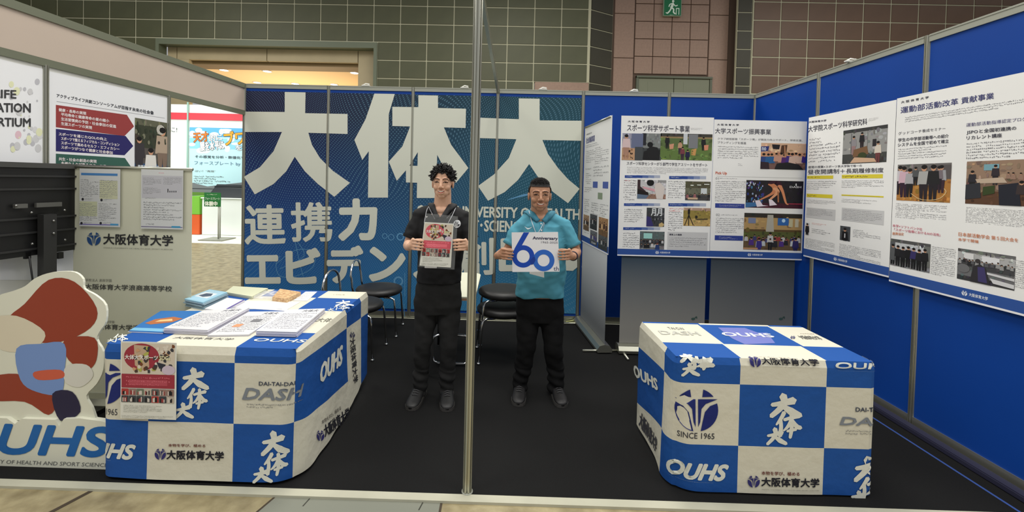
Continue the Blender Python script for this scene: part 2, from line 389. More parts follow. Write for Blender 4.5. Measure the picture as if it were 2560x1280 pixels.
for i in range(34):
    x = rr.uniform(25, 100); y = rr.choice([rr.uniform(200, 300), rr.uniform(315, 375)]); q = rr.choice([3, 4, 6, 10, 13])
    k.ellipse(x, y, q*.62, q*.8, rr.choice([(224, 190, 200), (206, 206, 208), (226, 228, 190), (214, 214, 216), (190, 190, 196)]), 1+i*.05, 18)
k.qtext('LIFE', (-17, 244), (37, 246), (-17, 224), (62, 62, 64), 3, bold=.04); k.qtext('CREATION', (-62, 279), (73, 281), (-62, 257), (62, 62, 64), 3, bold=.04); k.qtext('CONSORTIUM', (-110, 313), (73, 317), (-110, 292), (62, 62, 64), 3, bold=.04)
qq = tag(empty('dotted_poster'), 'white panel poster with pastel dots and large grey capitals', 'poster'); k.flush('lettering', qq)

# ------------------------------------------------------------------ photographs printed on posters
def photo(k, x0, y0, x1, y1, bg, items=(), parent=None, l=2, name='photo', mode=None, seed=1):
    """one printed picture: bg = list of (y fraction, colour) bands, items in 0..1 from the top left"""
    a = (x0, y0, x1, y1) if mode == 'uv' else k.box(x0, y0, x1, y1)
    q = k.sub(); q.hit = lambda x, y: (a[0]+(a[2]-a[0])*min(1, max(0, x)), a[3]+(a[1]-a[3])*min(1, max(0, y)))
    ys = [b[0] for b in bg]+[1]
    for i, (y, c) in enumerate(bg): q.rect(0, y, 1, ys[i+1], c, l, 4, 1)
    asp = abs((a[2]-a[0])/(a[3]-a[1])); rr = random.Random(seed); l += 1
    pal = [b[1] for b in bg]+[tuple(int(v*.75) for v in b[1]) for b in bg]+[tuple(min(255, int(v*1.2)) for v in b[1]) for b in bg]
    for i in range(70):     # photographic clutter: small tone patches
        y = rr.random(); x = rr.random(); b = [c_ for yy, c_ in bg if yy <= y][-1]; f = rr.uniform(.72, 1.25); c_ = tuple(min(255, int(v*f+rr.uniform(-8, 8))) if v*f > 8 else 8 for v in b); w_ = rr.uniform(.01, .05); h_ = rr.uniform(.015, .07)
        q.poly([(x+w_*cos(t), y+h_*sin(t)) for t in (0, 1.1, 2.3, 3.4, 4.4, 5.3)], c_, l-.6+i*.004)
    def man(x, y, h, top, bot, hair=(24, 20, 20), skin=(200, 150, 120), seat=False):
        w = h*.16/asp*1.0
        q.poly([(x-w*.9, y+h*.17), (x+w*.9, y+h*.17), (x+w*1.15, y+h*.55), (x-w*1.15, y+h*.55)], top, l)
        if not seat: q.poly([(x-w*.8, y+h*.53), (x+w*.8, y+h*.53), (x+w*.6, y+h), (x+.12*w, y+h), (x, y+h*.62), (x-.12*w, y+h), (x-w*.6, y+h)], bot, l)
        q.ellipse(x, y+h*.09, w*.48, h*.085, skin, l+.3, 8); q.ellipse(x, y+h*.05, w*.52, h*.065, hair, l+.6, 8)
    for it in items:
        t = it[0]
        if t == 'r': q.rect(*it[1:5], it[5], l+.1)
        elif t == 'e': q.ellipse(*it[1:5], it[5], l+.2, 14)
        elif t == 'p': q.poly(it[1], it[2], l+.15)
        elif t == 's': q.stroke(it[1], it[2], it[3], l+.9)
        elif t == 'man': man(*it[1:])
        elif t == 'crowd':
            _, xa, xb, y, h, n, cols = it
            for i in range(n):
                man(xa+(xb-xa)*(i+.5)/n+rr.uniform(-.02, .02), y+rr.uniform(-.04, .04), h*rr.uniform(.8, 1.15), rr.choice(cols), rr.choice([(30, 30, 36), (40, 40, 70)]), seat=True)
        elif t == 'text': q.text(it[1], *it[2:6], it[6], l+1.2, bold=.03)
        elif t == 'spots':
            _, xa, ya, xb, yb, n, cols = it
            for i in range(n): q.ellipse(rr.uniform(xa, xb), rr.uniform(ya, yb), rr.uniform(.012, .04)/max(asp, .6), rr.uniform(.02, .06), rr.choice(cols), l+.3+i*.01, 7)
    return q.flush(name, parent)

k = Ink(LMm, LHm)
photo(k, 335, 294, 419, 430, [(0, (96, 96, 78)), (.12, (58, 62, 48)), (.55, (90, 84, 80)), (.85, (50, 80, 120))], [('spots', 0, 0, 1, .5, 30, [(50, 56, 42), (120, 120, 100), (70, 60, 52)]), ('man', .12, .35, .7, (60, 56, 60), (60, 56, 60)), ('man', .8, .12, .95, (180, 160, 140), (130, 110, 96)), ('man', .45, .55, .75, (226, 222, 216), (200, 200, 200)), ('e', .74, .16, .13, .1, (190, 186, 176)), ('text', '笑顔あふれる社会', .08, .88, .7, .93, (220, 226, 232))], pp)

# ------------------------------------------------------------------ fabric graphic on the back wall
def graphic_mat():
    M = bpy.data.materials.new('graphic_gradient'); M.use_nodes = True; nt = M.node_tree; N = nt.nodes; L = nt.links; b = N['Principled BSDF']
    tc = N.new('ShaderNodeTexCoord'); sp = N.new('ShaderNodeSeparateXYZ'); L.new(tc.outputs['Object'], sp.inputs[0])
    def math_(op, a, b_=None):
        n = N.new('ShaderNodeMath'); n.operation = op
        for i, v in enumerate((a, b_)):
            if v is None: continue
            if isinstance(v, (int, float)): n.inputs[i].default_value = v
            else: L.new(v, n.inputs[i])
        return n.outputs[0]
    def ramp(fac, st):
        r = N.new('ShaderNodeValToRGB'); e = r.color_ramp.elements
        while len(e) < len(st): e.new(.5)
        for i, (p, c) in enumerate(st): e[i].position = p; e[i].color = (*lin(c), 1)
        L.new(fac, r.inputs[0]); return r.outputs[0]
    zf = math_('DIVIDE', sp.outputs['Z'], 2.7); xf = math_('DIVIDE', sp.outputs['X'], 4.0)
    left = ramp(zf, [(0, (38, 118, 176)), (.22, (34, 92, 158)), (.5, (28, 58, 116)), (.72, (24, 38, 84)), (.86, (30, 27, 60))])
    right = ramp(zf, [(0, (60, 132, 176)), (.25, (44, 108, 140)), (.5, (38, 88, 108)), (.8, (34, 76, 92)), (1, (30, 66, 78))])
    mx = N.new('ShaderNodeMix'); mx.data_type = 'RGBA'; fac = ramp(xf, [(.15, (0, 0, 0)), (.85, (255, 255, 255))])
    L.new(fac, mx.inputs['Factor']); L.new(left, mx.inputs[6]); L.new(right, mx.inputs[7])
    # dotted waves
    nz = N.new('ShaderNodeTexNoise'); nz.inputs['Scale'].default_value = .55; nz.inputs['Detail'].default_value = 1; L.new(tc.outputs['Object'], nz.inputs['Vector'])
    va = N.new('ShaderNodeVectorMath'); va.operation = 'MULTIPLY_ADD'; va.inputs[1].default_value = (1.4, 1.4, 1.4); L.new(nz.outputs['Color'], va.inputs[0]); L.new(tc.outputs['Object'], va.inputs[2])
    s2 = N.new('ShaderNodeSeparateXYZ'); L.new(va.outputs[0], s2.inputs[0])
    a = math_('SINE', math_('MULTIPLY', s2.outputs['X'], 185)); c = math_('SINE', math_('MULTIPLY', s2.outputs['Z'], 150))
    d = math_('GREATER_THAN', math_('MULTIPLY', a, c), .52)
    m2 = N.new('ShaderNodeMix'); m2.data_type = 'RGBA'; m2.inputs[7].default_value = (*lin((112, 156, 180)), 1)
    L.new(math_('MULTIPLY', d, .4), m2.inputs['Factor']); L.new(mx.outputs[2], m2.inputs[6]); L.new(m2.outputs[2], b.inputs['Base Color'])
    b.inputs['Roughness'].default_value = .6; b.inputs['Specular IOR Level'].default_value = .25; return M
GM = graphic_mat()
G = tag(empty('wall_graphic'), 'large blue fabric graphic with huge white characters across four back wall panels', 'banner')
def wav(u, v): return 0
GMp = lambda u, v, l: Vector((u, -.0125+wav(u, v)-l, v))
def ghit(px, py): q = at(px, py, 'y', -.0125); return (q.x, q.z)
for i in range(4):
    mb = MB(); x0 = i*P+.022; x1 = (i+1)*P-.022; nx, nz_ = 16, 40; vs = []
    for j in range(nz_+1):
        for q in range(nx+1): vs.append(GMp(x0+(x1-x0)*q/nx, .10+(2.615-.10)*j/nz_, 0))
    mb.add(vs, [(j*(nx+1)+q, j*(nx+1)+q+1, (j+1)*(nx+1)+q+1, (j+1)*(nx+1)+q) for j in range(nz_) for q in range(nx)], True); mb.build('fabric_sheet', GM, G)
WG = (212, 214, 200)
k = Ink(GMp, ghit)
k.poly([(712, 230), (764, 231), (763, 283), (869, 285), (869, 335), (771, 332), (780, 362), (800, 395), (832, 427), (875, 457), (836, 492), (795, 460), (762, 428), (737, 392), (716, 428), (684, 460), (637, 486), (610, 442), (650, 418), (684, 378), (705, 330), (610, 330), (610, 279), (712, 280)], WG, 3)
k.poly([(936, 234), (987, 235), (972, 285), (971, 385), (970, 494), (920, 494), (922, 378), (906, 400), (886, 350), (914, 298)], WG, 3)
k.poly([(981, 267), (1046, 268), (1046, 238), (1095, 239), (1095, 270), (1165, 272), (1164, 320), (981, 315)], WG, 3)
k.poly([(1046, 316), (1095, 318), (1090, 495), (1042, 495)], WG, 3.1)
k.poly([(1027, 312), (1046, 312), (1046, 378), (1020, 420), (992, 452), (972, 404), (1006, 366)], WG, 3.2)
k.poly([(1095, 312), (1107, 312), (1128, 362), (1171, 420), (1140, 457), (1112, 424), (1092, 385)], WG, 3.2); k.poly([(1015, 414), (1120, 417), (1119, 459), (1015, 456)], WG, 3.3)
k.poly([(1297, 246), (1349, 247), (1349, 301), (1454, 302), (1453, 352), (1356, 350), (1370, 385), (1395, 420), (1420, 448), (1449, 472), (1420, 508), (1385, 482), (1350, 450), (1323, 410), (1295, 450), (1262, 480), (1220, 502), (1195, 465), (1235, 436), (1272, 395), (1291, 348), (1190, 345), (1190, 294), (1297, 298)], WG, 3)
for ch, x0, y0, x1, y1, b in [('連', 608, 507, 717, 616, .028), ('携', 724, 500, 834, 610, .022), ('力', 845, 494, 944, 604, .055), ('エ', 610, 634, 703, 713, .06), ('ビ', 713, 617, 803, 713, .055), ('デ', 816, 611, 910, 711, .05), ('ン', 921, 614, 1015, 706, .06), ('ス', 1032, 606, 1130, 700, .06), ('創', 1140, 590, 1238, 692, .03), ('出', 1246, 584, 1344, 686, .05)]:
    k.text(ch, x0+6, y0+6, x1-6, y1-6, WG, 3, bold=b, rot=.035, res=3)
k.poly([(1405, 640), (1443, 642), (1443, 668), (1432, 677), (1408, 676)], WG, 3)
k.text('OSAKA UNIVERSITY OF HEALTH', 1043, 513, 1449, 549, WG, 4, bold=.035)
k.text('AND SPORT･SCIENCES', 1052, 547, 1325, 581, WG, 4, bold=.035)
k.flush('lettering', G)
k = Ink(GMp, ghit)   # thin pale line figures at the foot of the graphic
C1 = (96, 150, 190)
for cx, cy, r, w_ in [(996, 703, 10, 4), (1001, 592, 8, 3), (978, 593, 7, 1.5), (962, 590, 6, 1.5)]: k.ring(cx, cy, r, w_, C1, 2)
for pts in ([(700, 640), (690, 660), (700, 690), (740, 690), (780, 670), (790, 640)], [(690, 660), (740, 625), (800, 628)], [(735, 590), (750, 660), (758, 690)], [(1012, 682), (1012, 740)], [(1010, 760), (1012, 800)], [(700, 672), (760, 640), (740, 600)], [(1268, 500), (1310, 488), (1350, 482)]):
    k.stroke(pts, [1.4]*len(pts) if pts[0][0] != 1268 else [1, 5, 3], C1, 2)
k.flush('line_figures', G)

k = Ink(lambda u, v, l: Vector((u, v, .001))); k.grid(1.3, -.045, 3.98, -.03, (214, 214, 190)); k.grid(4.05, -.055, 5.9, -.03, (214, 214, 190)); tag(k.flush('tape'), 'pale tape line on the carpet along the foot of the back wall', 'tape')
# small spotlight clips on top of the back wall
for i, px in enumerate((914, 1161, 1357, 1585, 2126)):
    if px < 1900: p = at(px, 214, 'y', -.01); p.z = H
    else: p = at(px, 155, 'x', 6*P); p.z = H
    e = tag(empty('wall_clip', p), ['small white clip on top of the back wall above the second graphic panel', 'small white clip on top of the back wall left of the tall pole', 'small white clip on top of the back wall above the shorter man', 'small white clip on top of the back wall above the blue panels', 'small white clip on top of the right wall'][i], 'clip', 'clips on top of the walls')
    MB().box((-.045, -.012, 0), (.05, .014, .012), .003).build('foot', mat('clip_white', (235, 235, 228), .4), e)
    MB().tube([(-.03, 0, .012), (0, 0, .028), (.045, 0, .022)], .006).build('arm', MATS['clip_white'], e)

# tall free post at the front with the beam that ties it to the back wall
pb = at(1168, 1229, 'z', 0)
e = tag(empty('support_pole', pb), 'tall silver grooved support pole standing at the front edge of the black carpet', 'pole')
o = mk('pole', post_mesh(H, .0245), ALU, e); 
MB().lathe([(0, .004), (.03, .004), (.03, .0), (0, 0)]).build('foot_plate', ALUD, e)
d = Vector((3*P, 0, 0))-pb; d.z = 0; L_ = d.length; d.normalize(); s_ = Vector((-d.y, d.x, 0))
bm_ = MB(); 
for z in (H-.055, H-.012):
    q0 = Vector((0, 0, z))+d*.02; q1 = Vector((0, 0, z))+d*(L_-.02)
    bm_.add([q0-s_*.012+Vector((0, 0, dz)) for dz in (0, .012)]+[q0+s_*.012+Vector((0, 0, dz)) for dz in (0, .012)]+[q1-s_*.012+Vector((0, 0, dz)) for dz in (0, .012)]+[q1+s_*.012+Vector((0, 0, dz)) for dz in (0, .012)], [(0, 1, 5, 4), (2, 6, 7, 3), (0, 4, 6, 2), (1, 3, 7, 5), (0, 2, 3, 1), (4, 5, 7, 6)])
bm_.add([Vector((0, 0, H-.05))+d*.02-s_*.003, Vector((0, 0, H-.01))+d*.02-s_*.003, Vector((0, 0, H-.01))+d*(L_-.02)-s_*.003, Vector((0, 0, H-.05))+d*(L_-.02)-s_*.003], [(0, 1, 2, 3)])
bm_.build('tie_beam', ALU, e)
# ------------------------------------------------------------------ exhibition hall behind the booth
HY = 10.0
hp = lambda px, py, y=HY: at(px, py, 'y', y)
TILEL = mat('olive_wall_tile', (76, 78, 52), .55, noise_amt=.14, noise_scale=1.2); TILER = mat('brown_wall_tile', (98, 76, 60), .55, noise_amt=.12, noise_scale=1.2)
TILED = mat('dark_wall_tile', (54, 52, 38), .6, noise_amt=.1, noise_scale=2); GROUT = mat('tile_grout', (178, 176, 150), .8)
PINKP = mat('pinkish_stone', (150, 124, 108), .6, noise_amt=.1, noise_scale=14)
def tilewall(name, label, x0, x1, px0, ncol, nrow, tm, holes=(), z_extra=0):
    """tiles of pitch tw x th on a grout backing, grid aligned on photo pixel (px0, 53)"""
    tw, th = 66.6/70.5, 45/70.5*1.0
    o0 = hp(px0, 53); W = struct(name, label)
    zb = o0.z-th*8; zt = o0.z+th*6
    # grout backing with holes left out
    mb = MB(); xs = sorted({x0, x1}|{h[0] for h in holes}|{h[1] for h in holes}); zs = sorted({-.05, zt+2}|{h[2] for h in holes}|{h[3] for h in holes})
    for a, b in zip(xs, xs[1:]):
        for c, d in zip(zs, zs[1:]):
            mx, mz = (a+b)/2, (c+d)/2
            if any(h[0] < mx < h[1] and h[2] < mz < h[3] for h in holes): continue
            mb.box((a, HY, c), (b, HY+.3, d))
    mb.build('backing', GROUT, W)
    g = .017; t = MB().box((g, -.016, g), (tw-g, .004, th-g), .008).mesh('tile'); t.materials.append(tm)
    i0 = int(math.floor((x0-o0.x)/tw)); n = 0
    for i in range(i0, i0+ncol):
        for j in range(-4, nrow-4):
            a = o0.x+i*tw; z = o0.z+j*th; b = a+tw; zz = z+th
            if b > x1+.02 or a < x0-.02:
                # cut tile
                aa = max(a, x0); bb = min(b, x1)
                if bb-aa < .08 or any(h[0]-.02 < (aa+bb)/2 < h[1]+.02 and zz > h[2]+.02 and z < h[3]-.02 for h in holes): continue
                MB().box((aa+g-a, -.016, g), (bb-g-a, .004, th-g), .008).build('tile', tm, W).location = (a, HY, z); continue
            if any(a < h[1]-.05 and b > h[0]+.05 and z < h[3]-.05 and zz > h[2]+.05 for h in holes):
                for h in holes:   # part tile beside an opening
                    if a < h[1]-.05 and b > h[0]+.05 and z < h[3]-.05 and zz > h[2]+.05:
                        for aa, bb in ((a, min(b, h[0])), (max(a, h[1]), b)):
                            if bb-aa > .1 and not (aa < h[1]-.05 and bb > h[0]+.05): MB().box((aa+g-a, -.016, g), (bb-g-a, .004, th-g), .008).build('tile', tm, W).location = (a, HY, z)
                continue
            o = mk('tile', t, None, W); o.location = (a, HY, z)
    return W
a, b = hp(392, 96), hp(944, 108); portal = (a.x, b.x, -.05, (a.z+b.z)/2)
lb = hp(1336, 190); le = hp(1474, 190)
lb.z = hp(603, 53).z-3*45/70.5; xL1 = hp(1474, 150).x; xR0 = hp(1878, 150).x
tilewall('wall_hall_left', 'dark olive tiled hall wall behind the booth on the left', -16, xL1, 603, 25, 8, TILEL, [portal, (lb.x, le.x-.01, lb.z-1.1, lb.z)])
tilewall('wall_hall_right', 'brown tiled hall wall behind the booth on the right', xR0, 22.5, 2020, 13, 8, TILER)
HATCH = (lb.x+.02, le.x-.03, lb.z)
MB().box((HATCH[0], HY-.04, HATCH[2]-1.1), (HATCH[1], HY+.2, HATCH[2]-.015), .01).build('hatch_panel', PINKP, bpy.data.objects['wall_hall_left'])
# angled dark tiled returns and the pink stone door bay
def ret(name, xa, xb, dy):
    W = struct(name, 'narrow dark tiled return beside the stone bay'); th = 45/70.5; o0 = hp(603, 53); n = 2
    A = Vector((xa, HY, 0)); B = Vector((xb, HY+dy, 0)); D = (B-A); L = D.length; ang = atan2(D.y, D.x)
    q = MB().box((0, .02, 0), (L, .12, 12)).build('backing', GROUT, W); q.location = A; q.rotation_euler.z = ang
    g = .016; t = MB().box((g, 0, g), (L-g, .03, th-g), .008).mesh('tile'); t.materials.append(TILED)
    for j in range(-4, 5):
        q = mk('tile', t, None, W); q.location = A+Vector((0, 0, o0.z+j*th)); q.rotation_euler.z = ang
xb0 = hp(1530, 150, HY+.5).x; xb1 = hp(1822, 150, HY+.5).x
ret('wall_hall_return', xL1+.01, xb0, .5); ret('wall_hall_return', xb1, xR0-.01, 0)
W = struct('wall_hall_bay', 'pinkish stone bay with a double door'); 
by = HY+.5; B_ = lambda px, py: at(px, py, 'y', by)
MB().box((xb0-.1, by+.05, 0), (xb1+.6, by+.3, 12)).build('backing', mat('stone_joint', (92, 74, 62), .8), W)
xa, xc, xd = B_(1587, 100).x, B_(1771, 100).x, B_(1820, 100).x
tw = (xc-xa)/4; dtop = B_(1600, 190).z; th = 43/(FPX/(by-CAMPOS.y))
for x0, x1 in ((xb0+.06, xa-.03), (xc+.03, xd)):
    for j in range(3):
        z = dtop+.0+1.6*j; MB().box((x0, by, z+.65), (x1, by+.06, z+2.23), .01).build('stone_panel', PINKP, W)
    MB().box((x0, by, 0), (x1, by+.06, dtop+.63), .01).build('stone_panel', PINKP, W)
t = MB().box((.012, 0, .012), (tw-.012, .06, th-.012), .006).mesh('stone_tile'); t.materials.append(PINKP)
for i in range(4):
    for j in range(8): mk('stone_tile', t, None, W).location = (xa+i*tw, by, dtop+.08+j*th)
GD = mat('grey_green_door', (116, 120, 98), .5); GDD = mat('grey_green_frame', (86, 92, 74), .5)
D = struct('door_1', 'grey green double door in the stone bay')
x0, x1 = B_(1590, 200).x, B_(1779, 200).x; xm = (x0+x1)/2
MB().box((x0, by-.05, 0), (x0+.08, by+.05, dtop)).box((x1-.08, by-.05, 0), (x1, by+.05, dtop)).box((x0, by-.08, dtop-.07), (x1, by+.05, dtop)).build('door_frame', GDD, D)
for p, q in ((x0+.085, xm-.01), (xm+.01, x1-.085)):
    o = MB().box((p, by-.02, 0), (q, by+.03, dtop-.075), .008).build('door_leaf', GD, D)
    MB().box(((p+q)/2-.3, by-.026, dtop-.9), ((p+q)/2+.3, by-.015, dtop-.2), .004).build('panel_field', GD, o)
# exit sign: running man
y0 = by-.12; E_ = lambda px, py: at(px, py, 'y', y0)
a, b = E_(1661, -3), E_(1702, 39); e = tag(empty('exit_sign'), 'green and white illuminated running man exit sign over the stone bay', 'sign')
MB().box((a.x-.02, y0, b.z-.02), (b.x+.02, y0+.1, a.z+.02), .01).build('sign_case', mat('sign_case', (150, 160, 140), .5), e)
def smat(name, c, s): return mat(name, c, .5, emit=s)
q = Ink(lambda u, v, l: Vector((u, y0-.003-l, v)), lambda x, y: (a.x+(b.x-a.x)*x, a.z+(b.z-a.z)*y), .002)
q.rect(0, 0, 1, 1, (28, 110, 70), 0)
o = q.flush('sign_face', e)
S = lambda pts, w_: q.stroke(pts, w_ if isinstance(w_, list) else [w_]*len(pts), (225, 240, 225), 1)
q.ellipse(.52, .14, .07, .075, (225, 240, 225), 1); S([(.52, .26), (.47, .42), (.42, .55)], [.12, .15, .14]); S([(.50, .27), (.34, .33), (.28, .47)], .06); S([(.52, .28), (.66, .42), (.78, .38)], .06)
S([(.42, .55), (.56, .62), (.56, .80), (.66, .90)], .08); S([(.42, .55), (.34, .72), (.20, .88)], .08); S([(.20, .88), (.12, .84)], .06)
q.poly([(.30, .97), (.62, .97), (.40, .99)], (225, 240, 225), 1); q.rect(.70, .55, .9, .95, (225, 240, 225), .5); q.rect(.74, .60, .86, .95, (28, 110, 70), .8)
q.flush('running_figure', e, PRINT)
# portal with a lit foyer ceiling
W = struct('wall_foyer', 'foyer opening in the tiled wall with a lit ceiling'); x0, x1, _, zt_ = portal
GF = mat('portal_frame_green', (98, 106, 86), .5); BE = mat('foyer_panel_beige', (176, 162, 128), .55, noise_amt=.06, noise_scale=2)
MB().box((x0, HY-.06, zt_-.2), (x1, HY+.3, zt_)).box((x1-.12, HY-.06, 0), (x1, HY+.3, zt_-.2)).box((x0, HY-.06, 0), (x0+.12, HY+.3, zt_-.2)).build('portal_frame', GF, W)
yl = HY+.35; A = lambda px, py: at(px, py, 'y', yl)
zb = A(700, 153).z; xj = A(895, 150).x
cuts = [x0+.1, A(442, 150).x, A(667, 150).x, xj]
for p, r in zip(cuts, cuts[1:]): MB().box((p+.012, yl, zb), (r-.012, yl+.2, zt_-.15), .006).build('lintel_panel', BE, W)
MB().box((xj+.012, yl, 0), (x1-.1, yl+.2, zt_-.15), .006).build('jamb_panel', BE, W); MB().box((x0+.1, yl, 0), (x0+.9, yl+.2, zb), .006).build('jamb_panel', BE, W)
MB().box((x0+.1, yl+.18, zb-.12), (xj, yl+.9, zb)).build('soffit', mat('soffit_brown', (120, 100, 62), .6), W)
CE = mat('foyer_ceiling', (222, 190, 140), .6); zc = zb+.06
MB().box((x0-1, yl+.9, zc-.1), (xj+.0, yl+9, zc)).build('ceiling_slab', CE, W)
MB().box((x0-1, yl+9, 0), (xj+.3, yl+9.1, zc)).build('back_panel', BE, W); MB().box((xj, yl+.2, 0), (xj+.1, yl+9, zc)).build('side_panel', BE, W)
for i, (px, py) in enumerate([(560, 175), (668, 178), (886, 182), (643, 206), (738, 209), (835, 211)]):
    p = at(px, py, 'z', zc-.1); e = tag(empty('foyer_downlight', p), 'bright foyer ceiling downlight, ' + ['left of the front row', 'middle of the front row', 'right of the front row', 'left of the back row', 'middle of the back row', 'right of the back row'][i], 'downlight', 'foyer downlights')
    MB().lathe([(.0, -.012), (.15, -.012), (.15, 0)]).build('lens', mat('lamp_lens', (255, 250, 235), .5, emit=6), e); MB().lathe([(.15, -.015), (.19, -.012), (.19, 0), (.15, 0)]).build('trim_ring', mat('lamp_ring', (210, 200, 180), .5), e)
l = area('foyer_light', (x0+3, yl+4, zc-.3), 5, 5, 420, (1, .82, .58)); l.rotation_euler = (pi, 0, 0)
l.location.z = 2.0
# ------------------------------------------------------------------ neighbouring booth seen through the open bay
ny = 7.0; n_ = lambda px, py: at(px, py, 'y', ny)
W = struct('wall_neighbour', 'white wall of the neighbouring booth with a red band'); a = n_(300, 262); b = n_(640, 480)
WN = mat('neighbour_white', (236, 244, 240), .5)
MB().box((a.x-3, ny, 0), (b.x+.5, ny+.05, n_(500, 262).z)).build('panel', WN, W)
z1, z0 = n_(500, 283).z, n_(500, 300).z; MB().box((a.x-3, ny-.03, z0), (b.x+.5, ny-.002, z1)).build('red_band', mat('red_band', (214, 58, 72), .5), W)
MB().box((n_(472, 300).x-.02, ny-.05, 0), (n_(472, 300).x+.02, ny-.03, z1+.3)).build('seam_post', mat('pale_green_metal', (150, 190, 176), .5), W)
l = area('neighbour_light', (n_(470, 300).x, ny-2.2, 3.2), 3, 1, 55, (1, 1, 1)); l.rotation_euler = (radians(40), 0, 0)
pp = tag(empty('sky_poster'), 'sky blue poster with orange and white brush title on the neighbouring booth', 'poster')
q = Ink(lambda u, v, l: Vector((u, ny-.012-l, v)), lambda x, y: (n_(x, y).x, n_(x, y).z), .002)
q.rect(475, 318, 640, 492, (190, 232, 238), 0); q.rect(475, 318, 640, 345, (96, 178, 226), .5); q.rect(475, 345, 640, 375, (140, 208, 234), .5)
rr = random.Random(5)
for i in range(16): q.ellipse(rr.uniform(480, 600), rr.uniform(322, 380), rr.uniform(6, 16), rr.uniform(3, 8), (216, 240, 246), .8+i*.02)
for t, c, w_ in (('天才', (214, 120, 40), (485, 330, 522, 355)), ('的に', (250, 250, 250), (524, 336, 556, 352)), ('腰を水平に', (250, 250, 250), (502, 352, 560, 376)), ('ブワ', (240, 170, 50), (562, 328, 612, 362)), ('を', (240, 250, 250), (590, 363, 606, 376))):
    q.text(t, *w_, (60, 60, 60), 1.5, bold=.06, rot=.1); q.text(t, *w_, c, 2, bold=.03, rot=.1)
q.text('その感覚を分析・数値化する', 489, 388, 622, 398, (70, 80, 90), 2, bold=.02); q.text('フォースプレート by', 487, 402, 602, 416, (90, 120, 150), 2, bold=.0); q.text('に!', 426, 318, 444, 331, (80, 90, 90), 2)
q.text('はい！”再現”', 489, 425, 540, 431, (90, 90, 90), 2)
q.greek(486, 438, 575, 462, 4, (96, 100, 104), 2)
q.poly([(475, 455), (520, 466), (640, 452), (640, 492), (475, 492)], (120, 128, 130), 1); q.rect(475, 470, 640, 476, (60, 64, 66), 1.4); q.rect(475, 480, 640, 492, (96, 140, 60), 1.4)
q.flush('lettering', pp)
ex = [(480, 506, 489, 524, (122, 196, 60)), (480, 506, 524, 566, (224, 96, 44))]
ny2 = 6.2; m_ = lambda px, py: at(px, py, 'y', ny2)
zf = m_(550, 572)
e = tag(empty('reception_counter', (m_(556, 500).x, ny2, 0)), 'white reception counter of the neighbouring booth', 'counter')
a, b = m_(505, 496), m_(640, 570); MB().box((a.x, ny2-.0, 0), (b.x, ny2+.5, a.z), .01).build('body', WN, e, world=True); MB().box((a.x-.02, ny2-.03, a.z), (b.x, ny2+.52, a.z+.03), .005).build('top', WN, e, world=True)
a, b = m_(477, 490), m_(503, 566); e = tag(empty('colour_block', (a.x, ny2, 0)), 'green over orange display block beside the white counter', 'block')
MB().box((a.x, ny2, 0), (b.x-.05, ny2+.4, (a.z+0)*.52), .01).build('orange_half', mat('orange_paint', (224, 100, 50), .5), e, world=True); MB().box((a.x, ny2, a.z*.52), (b.x-.05, ny2+.4, a.z), .01).build('green_half', mat('green_paint', (126, 196, 70), .5), e, world=True)
a, b = m_(517, 470), m_(640, 492); e = tag(empty('screen', (a.x, ny2+.2, a.z)), 'dark tilted screen lying on the neighbouring counter', 'screen')
b.z = m_(505, 496).z; MB().prism([(a.x, ny2+.03, b.z+.05), (b.x, ny2+.03, b.z+.05), (b.x, ny2+.4, a.z+.1), (a.x, ny2+.4, a.z+.1)], (0, .02, -.02)).box((a.x, ny2+.3, b.z+.03), (b.x, ny2+.36, a.z+.05)).build('panel', mat('dark_glass', (36, 42, 44), .15), e, world=True)
# green sign on its stand
sy = 5.4; s__ = lambda px, py: at(px, py, 'y', sy); a, b = s__(511, 481), s__(552, 517)
e = tag(empty('stand_sign', (a.x, sy, 0)), 'green sign on a thin stand in front of the white counter', 'sign')
MB().box((a.x, sy-.01, b.z), (b.x, sy+.01, a.z), .004).build('board', mat('sign_green', (40, 120, 60), .5), e, world=True)
q = Ink(lambda u, v, l: Vector((u, sy-.012-l, v)), lambda x, y: (s__(x, y).x, s__(x, y).z), .001)
q.text('フォースプレート', 514, 493, 550, 500, (225, 240, 220), 1, bold=.02); q.text('体験中', 513, 503, 544, 515, (240, 245, 230), 1, bold=.04); q.greek(518, 484, 547, 489, 1, (200, 225, 190)); q.flush('lettering', e)
p = s__(546, 517); MB().tube([(p.x, sy+.01, p.z), (p.x, sy+.01, .02)], .018).build('post', ALUD, e, world=True); p = s__(534, 517); MB().tube([(p.x, sy+.25, p.z), (p.x, sy+.25, .02)], .014).build('post', ALUD, e, world=True)
MB().box((p.x-.25, sy-.2, 0), (p.x+.35, sy+.35, .02), .004).build('foot_plate', ALUD, e, world=True)
tag(MB().box((m_(470, 560).x, 4.9, -.012), (b.x+3, 6.9, -.006)).build('floor_mat', mat('pale_mat', (238, 238, 222), .7)), 'pale floor mat in front of the neighbouring counter', 'mat')

# plain side walls of the hall, out of frame
for nm, x in (('wall_hall_side_left', -16.4), ('wall_hall_side_right', 22.6)):
    tag(MB().box((x, -9, 0), (x+.2, HY+.3, 9)).build(nm, mat('hall_side_wall', (120, 112, 92), .7, noise_amt=.06, noise_scale=1)), 'plain side wall of the exhibition hall', kind='structure')
